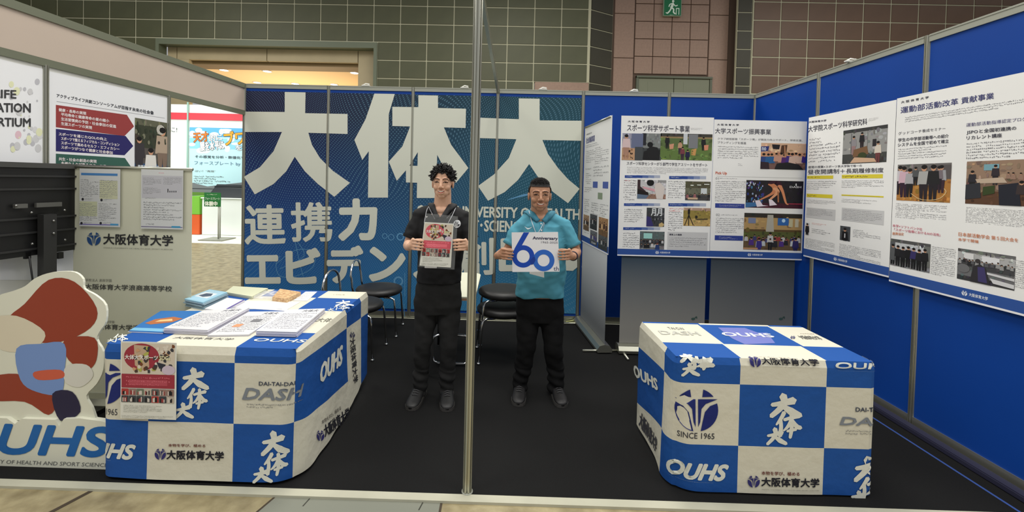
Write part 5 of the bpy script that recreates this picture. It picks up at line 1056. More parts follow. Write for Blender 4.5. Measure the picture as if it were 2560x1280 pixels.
sh(blob([(40, 872), (100, 860), (160, 860), (160, 930), (150, 985), (90, 980), (50, 950)]), (120, 150, 206), 4); sh(blob([(85, 930), (150, 925), (156, 945), (95, 950)]), (206, 96, 70), 4.5); sh(blob([(160, 850), (235, 845), (240, 900), (215, 925), (170, 900)]), RB_, 3.8); sh(blob([(165, 915), (215, 912), (232, 940), (200, 968), (162, 955)]), (216, 214, 204), 4.2)
sh(blob([(-40, 950), (40, 935), (95, 965), (140, 1000), (120, 1038), (60, 1005), (-40, 1000)]), RB_, 3.6); sh(blob([(130, 985), (180, 980), (200, 1030), (150, 1052)]), (40, 36, 66), 4.4)
k.flush('printed_colours', st)
k = Ink(SB.M, SB.hit, .001); k.text('OUHS', -125, 1053, 290, 1137, (34, 104, 176), 16, bold=.05, shear=.35, res=5); k.text('OSAKA UNIVERSITY OF HEALTH AND SPORT SCIENCES', -128, 1140, 284, 1163, (112, 114, 112), 16, shear=.2)
k.flush('lettering', st)
MB().prism([SB.M(u_, 0, -.02) for u_ in (0,)] and [Vector((.5, -2.63, 0)), Vector((.5, -2.42, 0)), Vector((.5, -2.63, .6))], (.012, 0, 0)).build('rear_strut', FO, st, world=True)

# ------------------------------------------------------------------ chairs and small white table at the back
SEATM = mat('black_vinyl', (30, 29, 29), .45, noise_amt=.15, noise_scale=40); BTUBE = mat('dark_tube', (52, 52, 54), .3, .6)
def chair(loc, rz, label, group):
    e = tag(empty('stacking_chair', loc, rz), label, 'chair', group)
    # local: faces +x, back at -x
    mb = MB(); n = 32; prof = [(0, .482), (.12, .484), (.185, .480), (.212, .468), (.225, .448), (.222, .425), (.205, .410), (.17, .404), (0, .404)]
    mb.lathe(prof, n=n); me = mb.mesh('seat')
    for v in me.vertices: v.co.x *= 1.08; v.co.z += .012*(v.co.x/.2)**2*.3
    mk('seat', me, SEATM, e)
    arc = [Vector((-.215, -.16, .41)), Vector((-.235, -.165, .50)), Vector((-.245, -.165, .60))]+[Vector((-.252-.004*sin(t), -.165*cos(t), .62+.135*sin(t))) for t in [pi*i/14 for i in range(15)]]+[Vector((-.245, .165, .60)), Vector((-.235, .165, .50)), Vector((-.215, .16, .41))]
    MB().tube(arc, .0105).build('back_frame', CHROME, e)
    for sx, sy in ((-1, -1), (-1, 1), (1, -1), (1, 1)):
        MB().tube([(.08*sx, .14*sy, .402), (.16*sx, .16*sy, .40), (.19*sx, .168*sy, .385), (.2*sx, .172*sy, .35), (.225*sx, .185*sy, .012)], .0105).lathe([(0, 0), (.014, 0), (.014, .02), (0, .02)], (.225*sx, .185*sy, 0), 10).build('leg', CHROME if sx > 0 else BTUBE, e)
    return e
g_ = 'black stacking chairs at the back'
chair((1.76, -.47, 0), .05, 'black chair with chrome arch back nearest the back wall, left of the taller man', g_)
chair((1.715, -1.02, 0), -.06, 'black chair half hidden behind the left checked table', g_)
chair((3.08, -1.02, 0), pi+.1, 'lower black chair of the stack of two beside the shorter man', g_)
up_ = chair((3.09, -1.0, .155), pi+.1, 'upper black chair of the stack of two beside the shorter man', g_)
wt = tag(empty('white_table', (2.63, -1.16, 0)), 'small white table with rounded corners behind the taller man', 'table')
def rrect(x0, y0, x1, y1, r, z, n=6): return [(cx+r*cos(a), cy+r*sin(a), z) for cx, cy, a0 in ((x1-r, y1-r, 0), (x0+r, y1-r, pi/2), (x0+r, y0+r, pi), (x1-r, y0+r, 1.5*pi)) for a in [a0+pi/2*i/n for i in range(n+1)]]
MB().prism(rrect(-.225, -.44, .225, .44, .09, .695), (0, 0, .012)).build('table_top', mat('cream_laminate', (236, 236, 212), .4), wt); MB().prism(rrect(-.223, -.438, .223, .438, .09, .675), (0, 0, .0195)).build('edge_band', mat('wood_edge', (190, 150, 120), .5), wt)
for sx in (-1, 1):
    MB().tube([(.17*sx, -.3, .675), (.17*sx, -.3, .30), (.17*sx, -.3, .02)], .013).build('leg', BTUBE, wt); MB().tube([(.17*sx, .32, .675), (.17*sx, .32, .02)], .013).build('leg', BTUBE, wt)
for x0, x1, y, z0_, z1_ in ((-.16, .17, -.1, .02, .27),):
    P_ = [(x0+.05, y, z0_), (x1-.05, y, z0_), (x1-.01, y, z0_+.02), (x1, y, z0_+.07), (x1, y, z1_-.07), (x1-.01, y, z1_-.02), (x1-.05, y, z1_), (x0+.05, y, z1_), (x0+.01, y, z1_-.02), (x0, y, z1_-.07), (x0, y, z0_+.07), (x0+.01, y, z0_+.02)]
    MB().tube(P_, .011, closed=True).build('chrome_loop', CHROME, wt)
pts = [at(1408, 790, 'z', .01), at(1425, 786, 'z', .03), at(1440, 782, 'z', .05), at(1451, 786, 'z', .03), at(1440, 797, 'z', .006), at(1420, 800, 'z', .006), at(1446, 806, 'z', .006), at(1462, 803, 'z', .006)]
for p in pts: p.y = min(p.y, -.04)
tag(MB().tube(pts, .006).build('cable', mat('yellow_green_cable', (196, 200, 130), .5)), 'pale yellow cable curled on the floor by the sideways banner stand', 'cable')
rr = random.Random(12); ch_ = mat('lint', (96, 96, 92), .9)
# ------------------------------------------------------------------ people
def loft(mb, secs, n=28, p=2.0, cap=True):
    """secs: (centre, rx, ry[, tilt vector]) horizontal superellipse rings from bottom to top"""
    vs = []; fs = []
    for c, rx, ry in secs:
        for j in range(n):
            q = 2*pi*j/n; cx, sx = cos(q), sin(q); vs.append(Vector(c)+Vector((rx*math.copysign(abs(cx)**(2/p), cx), ry*math.copysign(abs(sx)**(2/p), sx), 0)))
    k = len(secs)
    for i in range(k-1):
        for j in range(n): fs.append((i*n+j, i*n+(j+1) % n, (i+1)*n+(j+1) % n, (i+1)*n+j))
    fs.append(tuple(range(n))[::-1]); fs.append(tuple((k-1)*n+j for j in range(n)))
    return mb.add(vs, fs, True)
def chain(mb, pts, rs, n=14):
    """limb: tapering tube with round joints"""
    mb.tube(pts, rs, n)
    for p, r in zip(pts, rs): mb.ell(p, (r*.995,)*3, 14, 10)
    return mb
def remesh(mb, name, vox, smooth=6, fac=.5, disp=None):
    me = mb.mesh(name); o = bpy.data.objects.new('tmp', me); COL.objects.link(o)
    r = o.modifiers.new('r', 'REMESH'); r.mode = 'VOXEL'; r.voxel_size = vox; r.use_smooth_shade = True
    if smooth: s = o.modifiers.new('s', 'SMOOTH'); s.factor = fac; s.iterations = smooth
    dg = bpy.context.evaluated_depsgraph_get(); dg.update(); out = bpy.data.meshes.new_from_object(o.evaluated_get(dg)); bpy.data.objects.remove(o); bpy.data.meshes.remove(me)
    if disp:
        N = [v.normal.copy() for v in out.vertices]
        for v, nn in zip(out.vertices, N): v.co += nn*disp(v.co)
    out.polygons.foreach_set('use_smooth', [True]*len(out.polygons)); out.materials.clear(); out.name = name; out.update(); return out
def tree_of(me): return BVHTree.FromPolygons([v.co for v in me.vertices], [tuple(p.vertices) for p in me.polygons])
def project(tr, dist=1.2):
    """print map: (x, z) as seen from the front dropped on the surface"""
    def M(u, v, l=0):
        h = tr.ray_cast(Vector((u, -6, v)), Vector((0, 1, 0)))
        if h[0] is None: h = tr.find_nearest(Vector((u, -2.2, v)))
        return h[0]+Vector((0, -1, 0))*(l+.0004)
    return M
def put(me, name, m, root, loc=None):
    me.name = name
    if root is None:
        for v in me.vertices: v.co -= loc
        o = mk(name, me, m); o.location = loc; return o
    o = mk(name, me, m); wp(o, root); return o
def skinm(name, c):
    m = mat(name, c, .5, noise_amt=.06, noise_scale=30, bump=.03, bump_scale=300, spec=.4); b = m.node_tree.nodes['Principled BSDF']
    b.inputs['Subsurface Weight'].default_value = .12; b.inputs['Subsurface Radius'].default_value = (.02, .008, .005); b.inputs['Subsurface Scale'].default_value = .4; return m
def head_parts(mb, c, s, wide=1.0, yaw=0, tilt=0):
    R = Matrix.Rotation(yaw, 3, 'Z') @ Matrix.Rotation(tilt, 3, 'Y')
    L = lambda x, y, z: c+R @ Vector((x*s*wide, y*s, z*s))
    def E(x, y, z, a, b_, d): mb.ell(L(x, y, z), (a*s*wide, b_*s, d*s), 24, 16, R)
    E(0, .012, .032, .0735, .092, .084); E(0, -.022, -.005, .066, .066, .078); E(0, -.012, -.04, .061, .06, .055); E(0, -.034, -.068, .047, .046, .040); E(0, -.056, -.096, .023, .019, .017)
    for q in (-1, 1):
        E(q*.034, -.050, -.032, .027, .026, .026); E(q*.044, -.006, -.058, .016, .03, .028); E(q*.0745, .012, -.012, .008, .017, .030); E(q*.077, .016, .004, .007, .012, .014)
        mb.tube([L(q*.010, -.083, .026), L(q*.032, -.082, .030), L(q*.052, -.062, .022)], [.008*s, .009*s, .007*s], 10)
        E(q*.0125, -.092, -.034, .0085, .009, .008); E(q*.031, -.0735, .008, .017, .010, .010)
    mb.tube([L(0, -.080, .020), L(0, -.091, .0), L(0, -.102, -.022), L(0, -.103, -.033)], [.008*s, .0085*s, .0105*s, .011*s], 12); E(0, -.101, -.031, .0115, .010, .0095)
    mb.tube([L(-.026, -.076, -.055), L(-.014, -.088, -.058), L(0, -.092, -.060), L(.014, -.088, -.058), L(.026, -.076, -.055)], [.004*s, .0058*s, .006*s, .0058*s, .004*s], 10)
    mb.tube([L(-.020, -.078, -.068), L(-.011, -.088, -.076), L(0, -.091, -.078), L(.011, -.088, -.076), L(.020, -.078, -.068)], [.004*s, .006*s, .0065*s, .006*s, .004*s], 10)
    E(0, -.075, -.066, .022, .010, .014)
    return L
def hand(mb, wrist, edge, ys, z, sgn, r=.0078):
    """gripping hand at the vertical edge x=edge of a sheet in plane y=ys; sgn=-1 for the hand left of the sheet"""
    V = lambda dx, dy, dz: Vector((edge+sgn*dx, ys+dy, z+dz))
    palm = [wrist, V(.088, .028, -.012), V(.068, .012, 0)]
    mb.tube(palm, [.024, .026, .022], 14); mb.ell(V(.072, .014, .004), (.020, .018, .040), 18, 12); mb.ell(V(.082, .022, -.008), (.022, .020, .034), 18, 12); mb.ell(wrist, (.026,)*3, 14, 10)
    zs = (.032, .011, -.010, -.030); inn = (-.010, -.014, -.010, -.002); ln = (.0, .003, .001, -.008)
    for i in range(4):
        k = V(.064, -.004, zs[i]*1.02); a = V(.047+ln[i]*.3, -.024, zs[i]*1.0+.002); b_ = V(.022, -.026, zs[i]*.98-.001); t = V(inn[i]*.6+.003, -.0125, zs[i]*.96-.004)
        q = r*(1 if i < 3 else .88); chain(mb, [V(.075, .012, zs[i]*.9), k, a, b_, t], [q*1.25, q*1.2, q*1.05, q*.98, q*.86], 12)
    chain(mb, [V(.080, .030, .010), V(.052, .032, .026), V(.022, .022, .030), V(-.014, .0115, .026)], [.012, .0105, .0095, .0085], 12)
def shoe(c, d, L_, w_, h_):
    """shoe with toe at c + forward*L_"""
    mb = MB(); d = Vector(d).normalized(); s = Vector((-d.y, d.x, 0)); n = 20; vs = []; fs = []
    prof = [(-.02, .55, .72), (.0, .80, 1.0), (.08, .92, 1.05), (.30, .86, 1.0), (.5, .92, .78), (.68, 1.0, .58), (.85, .93, .45), (.96, .66, .36), (1.0, .25, .24)]
    for t, ww, hh in prof:
        for j in range(n):
            q = 2*pi*j/n; x = cos(q); z = sin(q); zz = h_*hh*(.5+.5*math.copysign(abs(z)**.7, z)); vs.append(c+d*(t*L_)+s*(w_/2*ww*math.copysign(abs(x)**.75, x)*(1-.25*max(0, z)))+Vector((0, 0, zz+.012)))
    for i in range(len(prof)-1):
        for j in range(n): fs.append((i*n+j, (i+1)*n+j, (i+1)*n+(j+1) % n, i*n+(j+1) % n))
    fs.append(tuple(range(n))); fs.append(tuple((len(prof)-1)*n+j for j in range(n))[::-1]); mb.add(vs, fs, True)
    so = MB(); R = [(t*L_, w_/2*ww*1.06) for t, ww, hh in prof]; pts = [c+d*t+s*q for t, q in R]+[c+d*t-s*q for t, q in R[::-1]]; so.prism([p+Vector((0, 0, .001)) for p in pts], (0, 0, .022))
    return mb, so
def fold(seed, amp, sx=6, sz=16):
    def f(p):
        a = noise.noise(Vector((p.x*sx+seed, p.y*5, p.z*sz*.5+p.x*7))); b = noise.noise(Vector((p.x*20+seed, p.y*15, p.z*26)))
        return amp*(a+.35*b-.15)
    return f
def man(c):
    Y = c['Y']; g = lambda p, dy=0: at(p[0], p[1], 'y', Y+dy); s = c['hs']; SK = skinm(c['skin_name'], c['skin'])
    hc = g(c['eye'])+Vector((0, .02, 0)); foot = (g(c['toes'][0])+g(c['toes'][1]))/2; loc = Vector((foot.x, Y+.05, 0))
    nb = g(c['neck'])+Vector((0, .045, 0)); ys = c['ys']
    sh = [g(p, .03) for p in c['sh']]; el = [g(p, .0) for p in c['el']]
    ex = [at(c['edge'][0], c['hz'], 'y', ys).x, at(c['edge'][1], c['hz'], 'y', ys).x]; hz = [at(c['edge'][0], c['hz'], 'y', ys).z, at(c['edge'][1], c['hz'], 'y', ys).z]
    wr = [Vector((ex[0]-.105, ys+.055, hz[0]-.022)), Vector((ex[1]+.105, ys+.055, hz[1]-.022))]
    # skin: one continuous body
    mb = MB(); L = head_parts(mb, hc, s, c.get('wide', 1), c.get('yaw', 0), c.get('tilt', 0))
    chain(mb, [L(0, .022, -.05), L(0, .028, -.10), nb+Vector((0, .012, .0)), nb+Vector((0, .03, -.08))], [.060*s, .061*s, .066, .072])
    T = c['torso']; Z = lambda py: g((c['neck'][0], py)).z; X = lambda x0, x1, py: ((g((x0, py)).x+g((x1, py)).x)/2, (g((x1, py)).x-g((x0, py)).x)/2)
    secs = []
    for py, x0, x1, dep, dy in T:
        cx, hw = X(x0, x1, py); secs.append((Vector((cx, Y+.045+dy, Z(py))), hw, dep))
    body = [(a, rx-.018, ry-.016) for a, rx, ry in secs]
    loft(mb, body[::-1] if body[0][0].z > body[-1][0].z else body, p=2.3)
    mb.ell(nb+Vector((0, -.005, -.075)), (.12, .075, .06)); mb.ell(nb+Vector((0, -.028, -.028)), (.066, .046, .036))
    for i in (0, 1):
        chain(mb, [sh[i]+Vector((0, 0, -.01)), (sh[i]+el[i])/2, el[i], el[i].lerp(wr[i], .35), el[i].lerp(wr[i], .75), wr[i]], [.048, .044, .037, .040, .032, .026]); hand(mb, wr[i], ex[i], ys, hz[i], -1 if i == 0 else 1, c.get('fr', .0078))
    hips = [g(p) for p in c['hip']]; kn = [g(p, -.01) for p in c['knee']]; an = [g(p, .06) for p in c['ankle']]
    for i in (0, 1): hips[i].y = Y+.05; kn[i].y = Y+.035; an[i].y = Y+.07; chain(mb, [hips[i], kn[i], an[i], Vector((an[i].x, an[i].y, .05))], [.075, .05, .038, .036])
    me = remesh(mb, 'person', .0034, 5, .5); tr = tree_of(me); M = project(tr)
    root = put(me, 'person', SK, None, loc); tag(root, c['label'], 'person')
    # facial features laid on the face
    Hm = lambda u, v, l: M(hc.x+(u+v*c.get('lean', 0))*s*c.get('wide', 1), hc.z+v*s, l)
    def feat(name, fn): k = Ink(Hm, None, .0013); fn(k); return k.flush(name, root, ink_mat('face_print', .45))
    HB = c['haircol']; st = lambda k, p, w_, col, l=1: k.stroke(p, w_, col, l, px=False)
    def brow(q): return lambda k: st(k, [(q*.012, .024), (q*.026, .030), (q*.042, .029), (q*.053, .020)], [.0045, .006, .005, .0022], (58, 42, 38))
    def eye(q):
        def f(k):
            st(k, [(q*.0155, .0005), (q*.024, .005), (q*.035, .0055), (q*.047, .0015)], [.0036, .0066, .0068, .003], (84, 54, 42), 1); st(k, [(q*.020, .0015), (q*.026, .0035), (q*.031, .0035)], [.0016, .0022, .0016], (190, 176, 162), 1.6); st(k, [(q*.028, .0035), (q*.034, .0038)], [.0046, .0046], (16, 12, 12), 2)
            st(k, [(q*.014, .002), (q*.024, .0088), (q*.036, .0094), (q*.050, .003)], [.0014, .002, .002, .0014], (52, 34, 28), 2.4)
        return f
    for q in (-1, 1): feat('eyebrow', brow(q)); feat('eye', eye(q))
    lipc = c['lip']
    def mouth(k):
        st(k, [(-.027, -.053), (-.015, -.062), (0, -.0655), (.015, -.062), (.027, -.053)], [.003, .015, .018, .015, .003], lipc, 1); st(k, [(-.024, -.0555), (-.013, -.062), (0, -.064), (.013, -.062), (.024, -.0555)], [.002, .009, .0105, .009, .002], (110, 52, 46), 1.8)
        st(k, [(-.020, -.0565), (-.010, -.0605), (0, -.062), (.010, -.0605), (.020, -.0565)], [.002, .0072, .0085, .0072, .002], (230, 222, 208), 2.6)
    feat('mouth', mouth); feat('nostrils', lambda k: [st(k, [(q*.0055, -.041), (q*.010, -.0413)], [.002, .0024], (120, 74, 62), 1.4) for q in (-1, 1)])
    # hair
    hb = MB(); rr = random.Random(c['seed']); n_ = 90; m_ = 60; vs = []; keep = []; big = c['hair'] == 'curly'; hr = (.0765, .0965, .0905) if big else (.0770, .0965, .0880); hz0 = .034
    def line(x, y):   # hairline height at head-local x,y
        if y < -.03: return .070-1.5*max(0, abs(x)-.028) if big else .063
        if y < .005: return (.04 if big else .063)*(1-(y+.03)/.035)+.005
        if y < .03: return .012
        return -.01-(y-.03)*.9
    for i in range(m_+1):
        for j in range(n_): t = pi*i/m_; q = 2*pi*j/n_; vs.append(Vector((hr[0]*sin(t)*cos(q), .012+hr[1]*sin(t)*sin(q), hz0+hr[2]*cos(t))))
    fs = []
    for i in range(m_):
        for j in range(n_):
            f_ = (i*n_+j, (i+1)*n_+j, (i+1)*n_+(j+1) % n_, i*n_+(j+1) % n_); p = sum((vs[k] for k in f_), Vector())/4
            if p.z > line(p.x, p.y): fs.append(f_)
    hb.add([L(*v) for v in vs], fs, True)
    def clump(d, ln, r, cur):
        p = Vector((hr[0]*d.x*.97, .012+hr[1]*d.y*.97, hz0+hr[2]*d.z*.97))
        if p.z < line(p.x, p.y)+(.001 if big else .006): return
        q = d.copy(); pts = [p]; side = Vector((rr.uniform(-1, 1), rr.uniform(-1, 1), rr.uniform(-.6, .6)))
        for k in range(4):
            if big: side = (side+q.cross(side)*.8).normalized()
            q = (q+side*cur).normalized(); pts.append(pts[-1]+q*ln/4)
        hb.tube([L(*v) for v in pts], [r*s, r*1.1*s, r*1.05*s, r*.9*s, r*.45*s], 6)
    cnt = 1250 if big else 1300
    for i in range(cnt):
        z = 1-2*(i+.5)/cnt; a = i*2.39996; d = Vector((sqrt(1-z*z)*cos(a), sqrt(1-z*z)*sin(a), z)).normalized()
        if big: clump(d, rr.uniform(.022, .040)*(1.0 if d.z > 0 else .7), rr.uniform(.0028, .0046), rr.uniform(.5, 1.1))
        else: clump((d+Vector((0, -.15, .35))).normalized() if d.z > .2 else d, rr.uniform(.004, .007) if d.z < .35 else rr.uniform(.007, .013), .0028, .12)
    hb.build('hair', mat(c['hair_name'], HB, .55, spec=.3), root, world=True)
    # shirt
    sb = MB(); loft(sb, secs[::-1], p=2.35)
    hemp = [el[i].lerp(sh[i], c['sleeve']) for i in (0, 1)]
    for i in (0, 1):
        o_ = Vector((-1 if i == 0 else 1, 0, 0)); sb.tube([nb+o_*.05+Vector((0, .0, -.02)), sh[i]+Vector((0, 0, .0)), sh[i].lerp(hemp[i], .5), hemp[i]], [.055, .062, .064, .061], 18); sb.ell(sh[i], (.062, .062, .058)); sb.ell(nb+o_*.06+Vector((0, .01, -.03)), (.07, .06, .045))
    sb.ell(nb+Vector((0, -.02, -.10)), (.145, .088, .07))
    zc = nb.z
    sme = remesh(sb, 'shirt', .005, 8, .5, fold(c['seed'], c['fold'])); bm = bmesh.new(); bm.from_mesh(sme)
    vd = c['vdepth']; kill = [f for f in bm.faces if (lambda p: (p.y < nb.y+.0 and abs(p.x-nb.x) < .045*(p.z-(zc-vd))/vd*1.0 and p.z > zc-vd) or ((Vector((p.x-nb.x, p.y-nb.y-.012, 0)).length < .064) and p.z > zc-.06))(f.calc_center_median())]
    bmesh.ops.delete(bm, geom=kill, context='FACES'); bm.to_mesh(sme); bm.free(); sme.update()
    SM = mat(c['shirt_name'], c['shirt'], .7, bump=.15, bump_scale=500, noise_amt=.05, noise_scale=6, spec=.25); so = put(sme, 'shirt', SM, root); stree = tree_of(sme); SMp = project(stree)
    for i in (0, 1):   # sleeve bands
        d = (hemp[i]-sh[i]).normalized(); MB().tube([hemp[i]-d*.018, hemp[i]+d*.003, hemp[i]+d*.004], [.0635, .0635, .045], 20, caps=False).build('sleeve_band', SM, so if False else root, world=True)
    # collar: leaves folded outwards round the neck, meeting at the bottom of the open front
    def skin_pt(p, off):
        h = stree.find_nearest(p); return h[0]+h[1]*off if h[0] is not None and (h[0]-p).length < .08 else p
    for q in (-1, 1):
        cb = MB(); n = 26; vs = []; Vb = Vector((nb.x+q*.004, nb.y-.10, zc-vd)); o_ = Vector((nb.x, nb.y+.012, 0))
        for j in range(n+1):
            t = j/n; a = radians(180-130*min(1, t/.62)); base = o_+Vector((q*sin(a)*.067, -cos(a)*.066, zc+.038-.018*min(1, t/.62)))
            if t > .62:
                f = (t-.62)/.38; p0 = base; yb = SMp(nb.x+q*.012, zc-vd, 0).y; p1 = Vector((nb.x+q*.005, yb-.006, zc-vd+.002)); base = p0.lerp(p1, f); base.y -= .012*sin(pi*f)
            rad = (base-Vector((nb.x, nb.y+.02, base.z))); rad.z = 0; rad.normalize()
            ln = c['leaf']*(.8+.5*min(1, t/.8))*(1 if t < .84 else max(.12, (1-t)/.16)); o2 = skin_pt(base+rad*ln*.62+Vector((0, 0, -ln*.78)), .013)
            inn = base+Vector((0, 0, -.022))-rad*.004
            mid = base.lerp(o2, .45)+rad*.007+Vector((0, 0, .004))
            vs += [inn, base+rad*.001, base+rad*.004+Vector((0, 0, .001)), mid, o2]
        cb.add(vs, [(j*5+i, j*5+i+1, (j+1)*5+i+1, (j+1)*5+i)[::q] for j in range(n) for i in range(4)], True)
        cob = cb.build('collar', mat(c['collar_name'], c['collarcol'], .7, bump=.1, bump_scale=500), root, world=True); md = cob.modifiers.new('t', 'SOLIDIFY'); md.thickness = .0025; md.offset = 0
    k = Ink(SMp, None, .0008); x0 = nb.x; k.grid(x0-.014, zc-vd-c['placket'], x0+.014, zc-vd+.006, c['placketcol'], 1, 3, 14)
    for i in range(c['buttons']): k.ellipse(x0, zc-vd-.022-.045*i, .0055, .0055, (206, 210, 210) if not big else (30, 30, 32), 3, 12, px=False)
    k.flush('placket', root, CLOTHINK)
    # trousers
    tb = MB(); wy = c['waist']; cx, hw = X(*c['wx'], wy); w0 = Vector((cx, Y+.05, Z(wy)))
    hx, hhw = X(*c['hx'], c['hy']); h0 = Vector((hx, Y+.055, Z(c['hy'])))
    loft(tb, [(h0+Vector((0, 0, -.06)), hhw*.94, .105), (h0, hhw, .118), ((h0+w0)/2, (hhw+hw)/2, .115), (w0, hw*.97, .105), (w0+Vector((0, 0, .03)), hw*.95, .10)], p=2.4)
    for i in (0, 1):
        k1 = kn[i]; a1 = an[i]; r0 = c['legr']
        pts = [hips[i]+Vector((0, 0, .02)), hips[i].lerp(k1, .35), k1+Vector((0, -.012, 0)), k1.lerp(a1, .5)+Vector((0, .004, 0)), a1+Vector((0, -.008, 0)), Vector((a1.x, a1.y-.012, .055))]; chain(tb, pts, [r0[0], r0[0]*.97, r0[1], r0[1]*.93, r0[2], r0[2]*1.03], 20)
    def tf(p):
        kz = min(1, max(0, (.55-p.z)/.4)); base = fold(c['seed']+9, .006+.006*kz, 9, 30)(p); return base+(.004*sin(p.z*95+p.x*30) if p.z < .22 else 0)
    tme = remesh(tb, 'trousers', .0065, 6, .5, tf); put(tme, 'trousers', mat(c['trouser_name'], c['trouser'], .85, noise_amt=.12, noise_scale=30, bump=.1, bump_scale=400, spec=.2), root)
    for i in (0, 1):
        heel = Vector((an[i].x, an[i].y+.05, 0)); t = g(c['toes'][i]); to = at(c['toes'][i][0], c['toes'][i][1], 'z', .03); d = Vector((to.x-heel.x, to.y-heel.y, 0)); Ls = min(.29, max(.26, d.length)); a_, b__ = shoe(heel, d, Ls, .102, .078)
        o = a_.build('shoe', mat(c['shoe_name'], c['shoe'], .5, noise_amt=.1, noise_scale=30), root, world=True); q = b__.build('sole', mat('shoe_sole', (62, 60, 58), .7), None); q.parent = o; q.matrix_parent_inverse = (Matrix.Translation(root.location)).inverted()
        q.matrix_parent_inverse = Matrix.Identity(4); q.matrix_world = Matrix.Identity(4)
        dn = d.normalized(); sd = Vector((-dn.y, dn.x, 0)); lb_ = MB()
        for t_ in (.38, .46, .54, .62): cc = heel+dn*(Ls*t_)+Vector((0, 0, .012+.078*(1.02-.9*max(0, t_-.34)))); lb_.tube([cc-sd*.022-Vector((0, 0, .008)), cc, cc+sd*.022-Vector((0, 0, .008))], .0028, 6)
        lb_.build('laces', mat('laces_grey', (74, 74, 76), .7), root, world=True)
    return dict(root=root, M=SMp, Z=Z, nb=nb, ys=ys, wr=wr, ex=ex, hz=hz, body=tr, el=el)
S1 = (206, 154, 122)
m1 = man(dict(Y=-1.86, hs=1.0, eye=(1106, 457), neck=(1103, 518), sh=((1049, 541), (1158, 543)), el=((1021, 612), (1181, 616)), ys=-2.12, edge=(1058, 1136), hz=612, lean=0, yaw=.0,
    torso=[(533, 1062, 1146, .075, .01), (548, 1044, 1163, .100, .0), (575, 1040, 1165, .118, -.005), (620, 1042, 1160, .115, 0), (665, 1040, 1154, .112, 0), (708, 1036, 1154, .115, 0)],
    hip=((1066, 760), (1120, 760)), knee=((1054, 868), (1120, 868)), ankle=((1050, 962), (1116, 962)), toes=((1036, 1000), (1118, 1004)),
    waist=704, wx=(1038, 1151), hy=765, hx=(1031, 1153), legr=(.088, .067, .056), skin=(216, 172, 144), skin_name='skin_light', haircol=(22, 19, 20), hair_name='hair_black_wavy', lip=(190, 112, 98), hair='curly', seed=3,
    shirt=(24, 24, 26), shirt_name='black_polo_cloth', fold=.014, vdepth=.072, leaf=.046, collar_name='black_collar', collarcol=(22, 22, 25), placket=.11, placketcol=(26, 26, 28), buttons=2, sleeve=.24,
    trouser=(38, 38, 38), trouser_name='charcoal_trousers', shoe=(36, 36, 36), shoe_name='dark_grey_shoes', label='tall smiling man with wavy black hair and black polo shirt holding a red flyer'))
m2 = man(dict(Y=-1.76, hs=1.04, wide=1.05, eye=(1350, 488), neck=(1352, 537), sh=((1304, 563), (1408, 563)), el=((1268, 628), (1441, 630)), ys=-2.02, edge=(1281, 1397), hz=636, lean=0,
    torso=[(551, 1316, 1392, .08, .01), (564, 1300, 1409, .105, 0), (595, 1294, 1415, .122, -.008), (640, 1291, 1417, .130, -.012), (700, 1290, 1416, .128, -.008), (742, 1289, 1413, .122, 0)],
    hip=((1322, 785), (1381, 785)), knee=((1316, 872), (1384, 872)), ankle=((1302, 955), (1390, 957)), toes=((1297, 992), (1402, 999)),
    waist=738, wx=(1291, 1411), hy=785, hx=(1289, 1413), legr=(.094, .073, .064), skin=(180, 134, 106), skin_name='skin_tanned', haircol=(20, 18, 18), hair_name='hair_black_short', lip=(160, 96, 80), hair='short', seed=8,
    shirt=(80, 150, 170), shirt_name='turquoise_polo_cloth', fold=.017, vdepth=.040, leaf=.044, collar_name='turquoise_collar', collarcol=(48, 118, 140), placket=.13, placketcol=(62, 138, 160), buttons=2, sleeve=.22,
    trouser=(17, 17, 18), trouser_name='black_trousers', shoe=(27, 26, 27), shoe_name='black_shoes', label='shorter smiling man with cropped black hair and turquoise polo shirt holding a white sign'))
# prints and things worn
def onshirt(m, fn, name): k = Ink(lambda u, v, l: m['M'](u, v, l), lambda px, py: (lambda q: (q.x, q.z))(at(px, py, 'y', m['nb'].y-.16)), .0008); fn(k); k.flush(name, m['root'], CLOTHINK)
onshirt(m1, lambda k: (k.ellipse(1140, 562, 9, 10, (214, 218, 220), 2), emblem(k, 1140, 562, 7, (60, 60, 64), 4)), 'shirt_emblem')
onshirt(m2, lambda k: (k.poly([(1312, 569), (1320, 573), (1324, 573), (1333, 569), (1326, 575), (1321, 577), (1318, 575)], (214, 226, 230), 2)), 'shirt_mark')
def lanyard(m, P0, P1, P2, P3, col, cat_label):
    e = tag(empty('lanyard', m['root'].location), cat_label, 'lanyard'); yb = m['nb'].y-.15
    for side in (0, 1):
        pts = []
        a, b = (P0, P1) if side == 0 else (P3, P2); n = 10
        for i in range(n+1):
            px = a[0]+(b[0]-a[0])*i/n+(4 if side == 0 else -4)*sin(pi*i/n)*-.4; py = a[1]+(b[1]-a[1])*i/n; q = at(px, py, 'y', yb); s_ = m['M'](q.x, q.z, .004); pts.append(s_)
        MB().tube(pts, .0024, 8).build('cord', mat('white_cord', (214, 216, 222), .6), e, world=True)
    return e, yb
e, yb = lanyard(m1, (1067, 508), (1056, 560), (1118, 560), (1138, 512), None, 'white lanyard round the neck of the man in the black polo')
q = at(1073, 640, 'y', -2.0); MB().box((q.x-.03, -2.0, at(0, 673, 'y', -2.0).z+.09), (q.x+.055, -2.004, q.z+.02), .001).build('card', PAPER, e, world=True)
e, yb = lanyard(m2, (1325, 530), (1341, 585), (1345, 585), (1376, 530), None, 'white lanyard round the neck of the man in the turquoise polo')
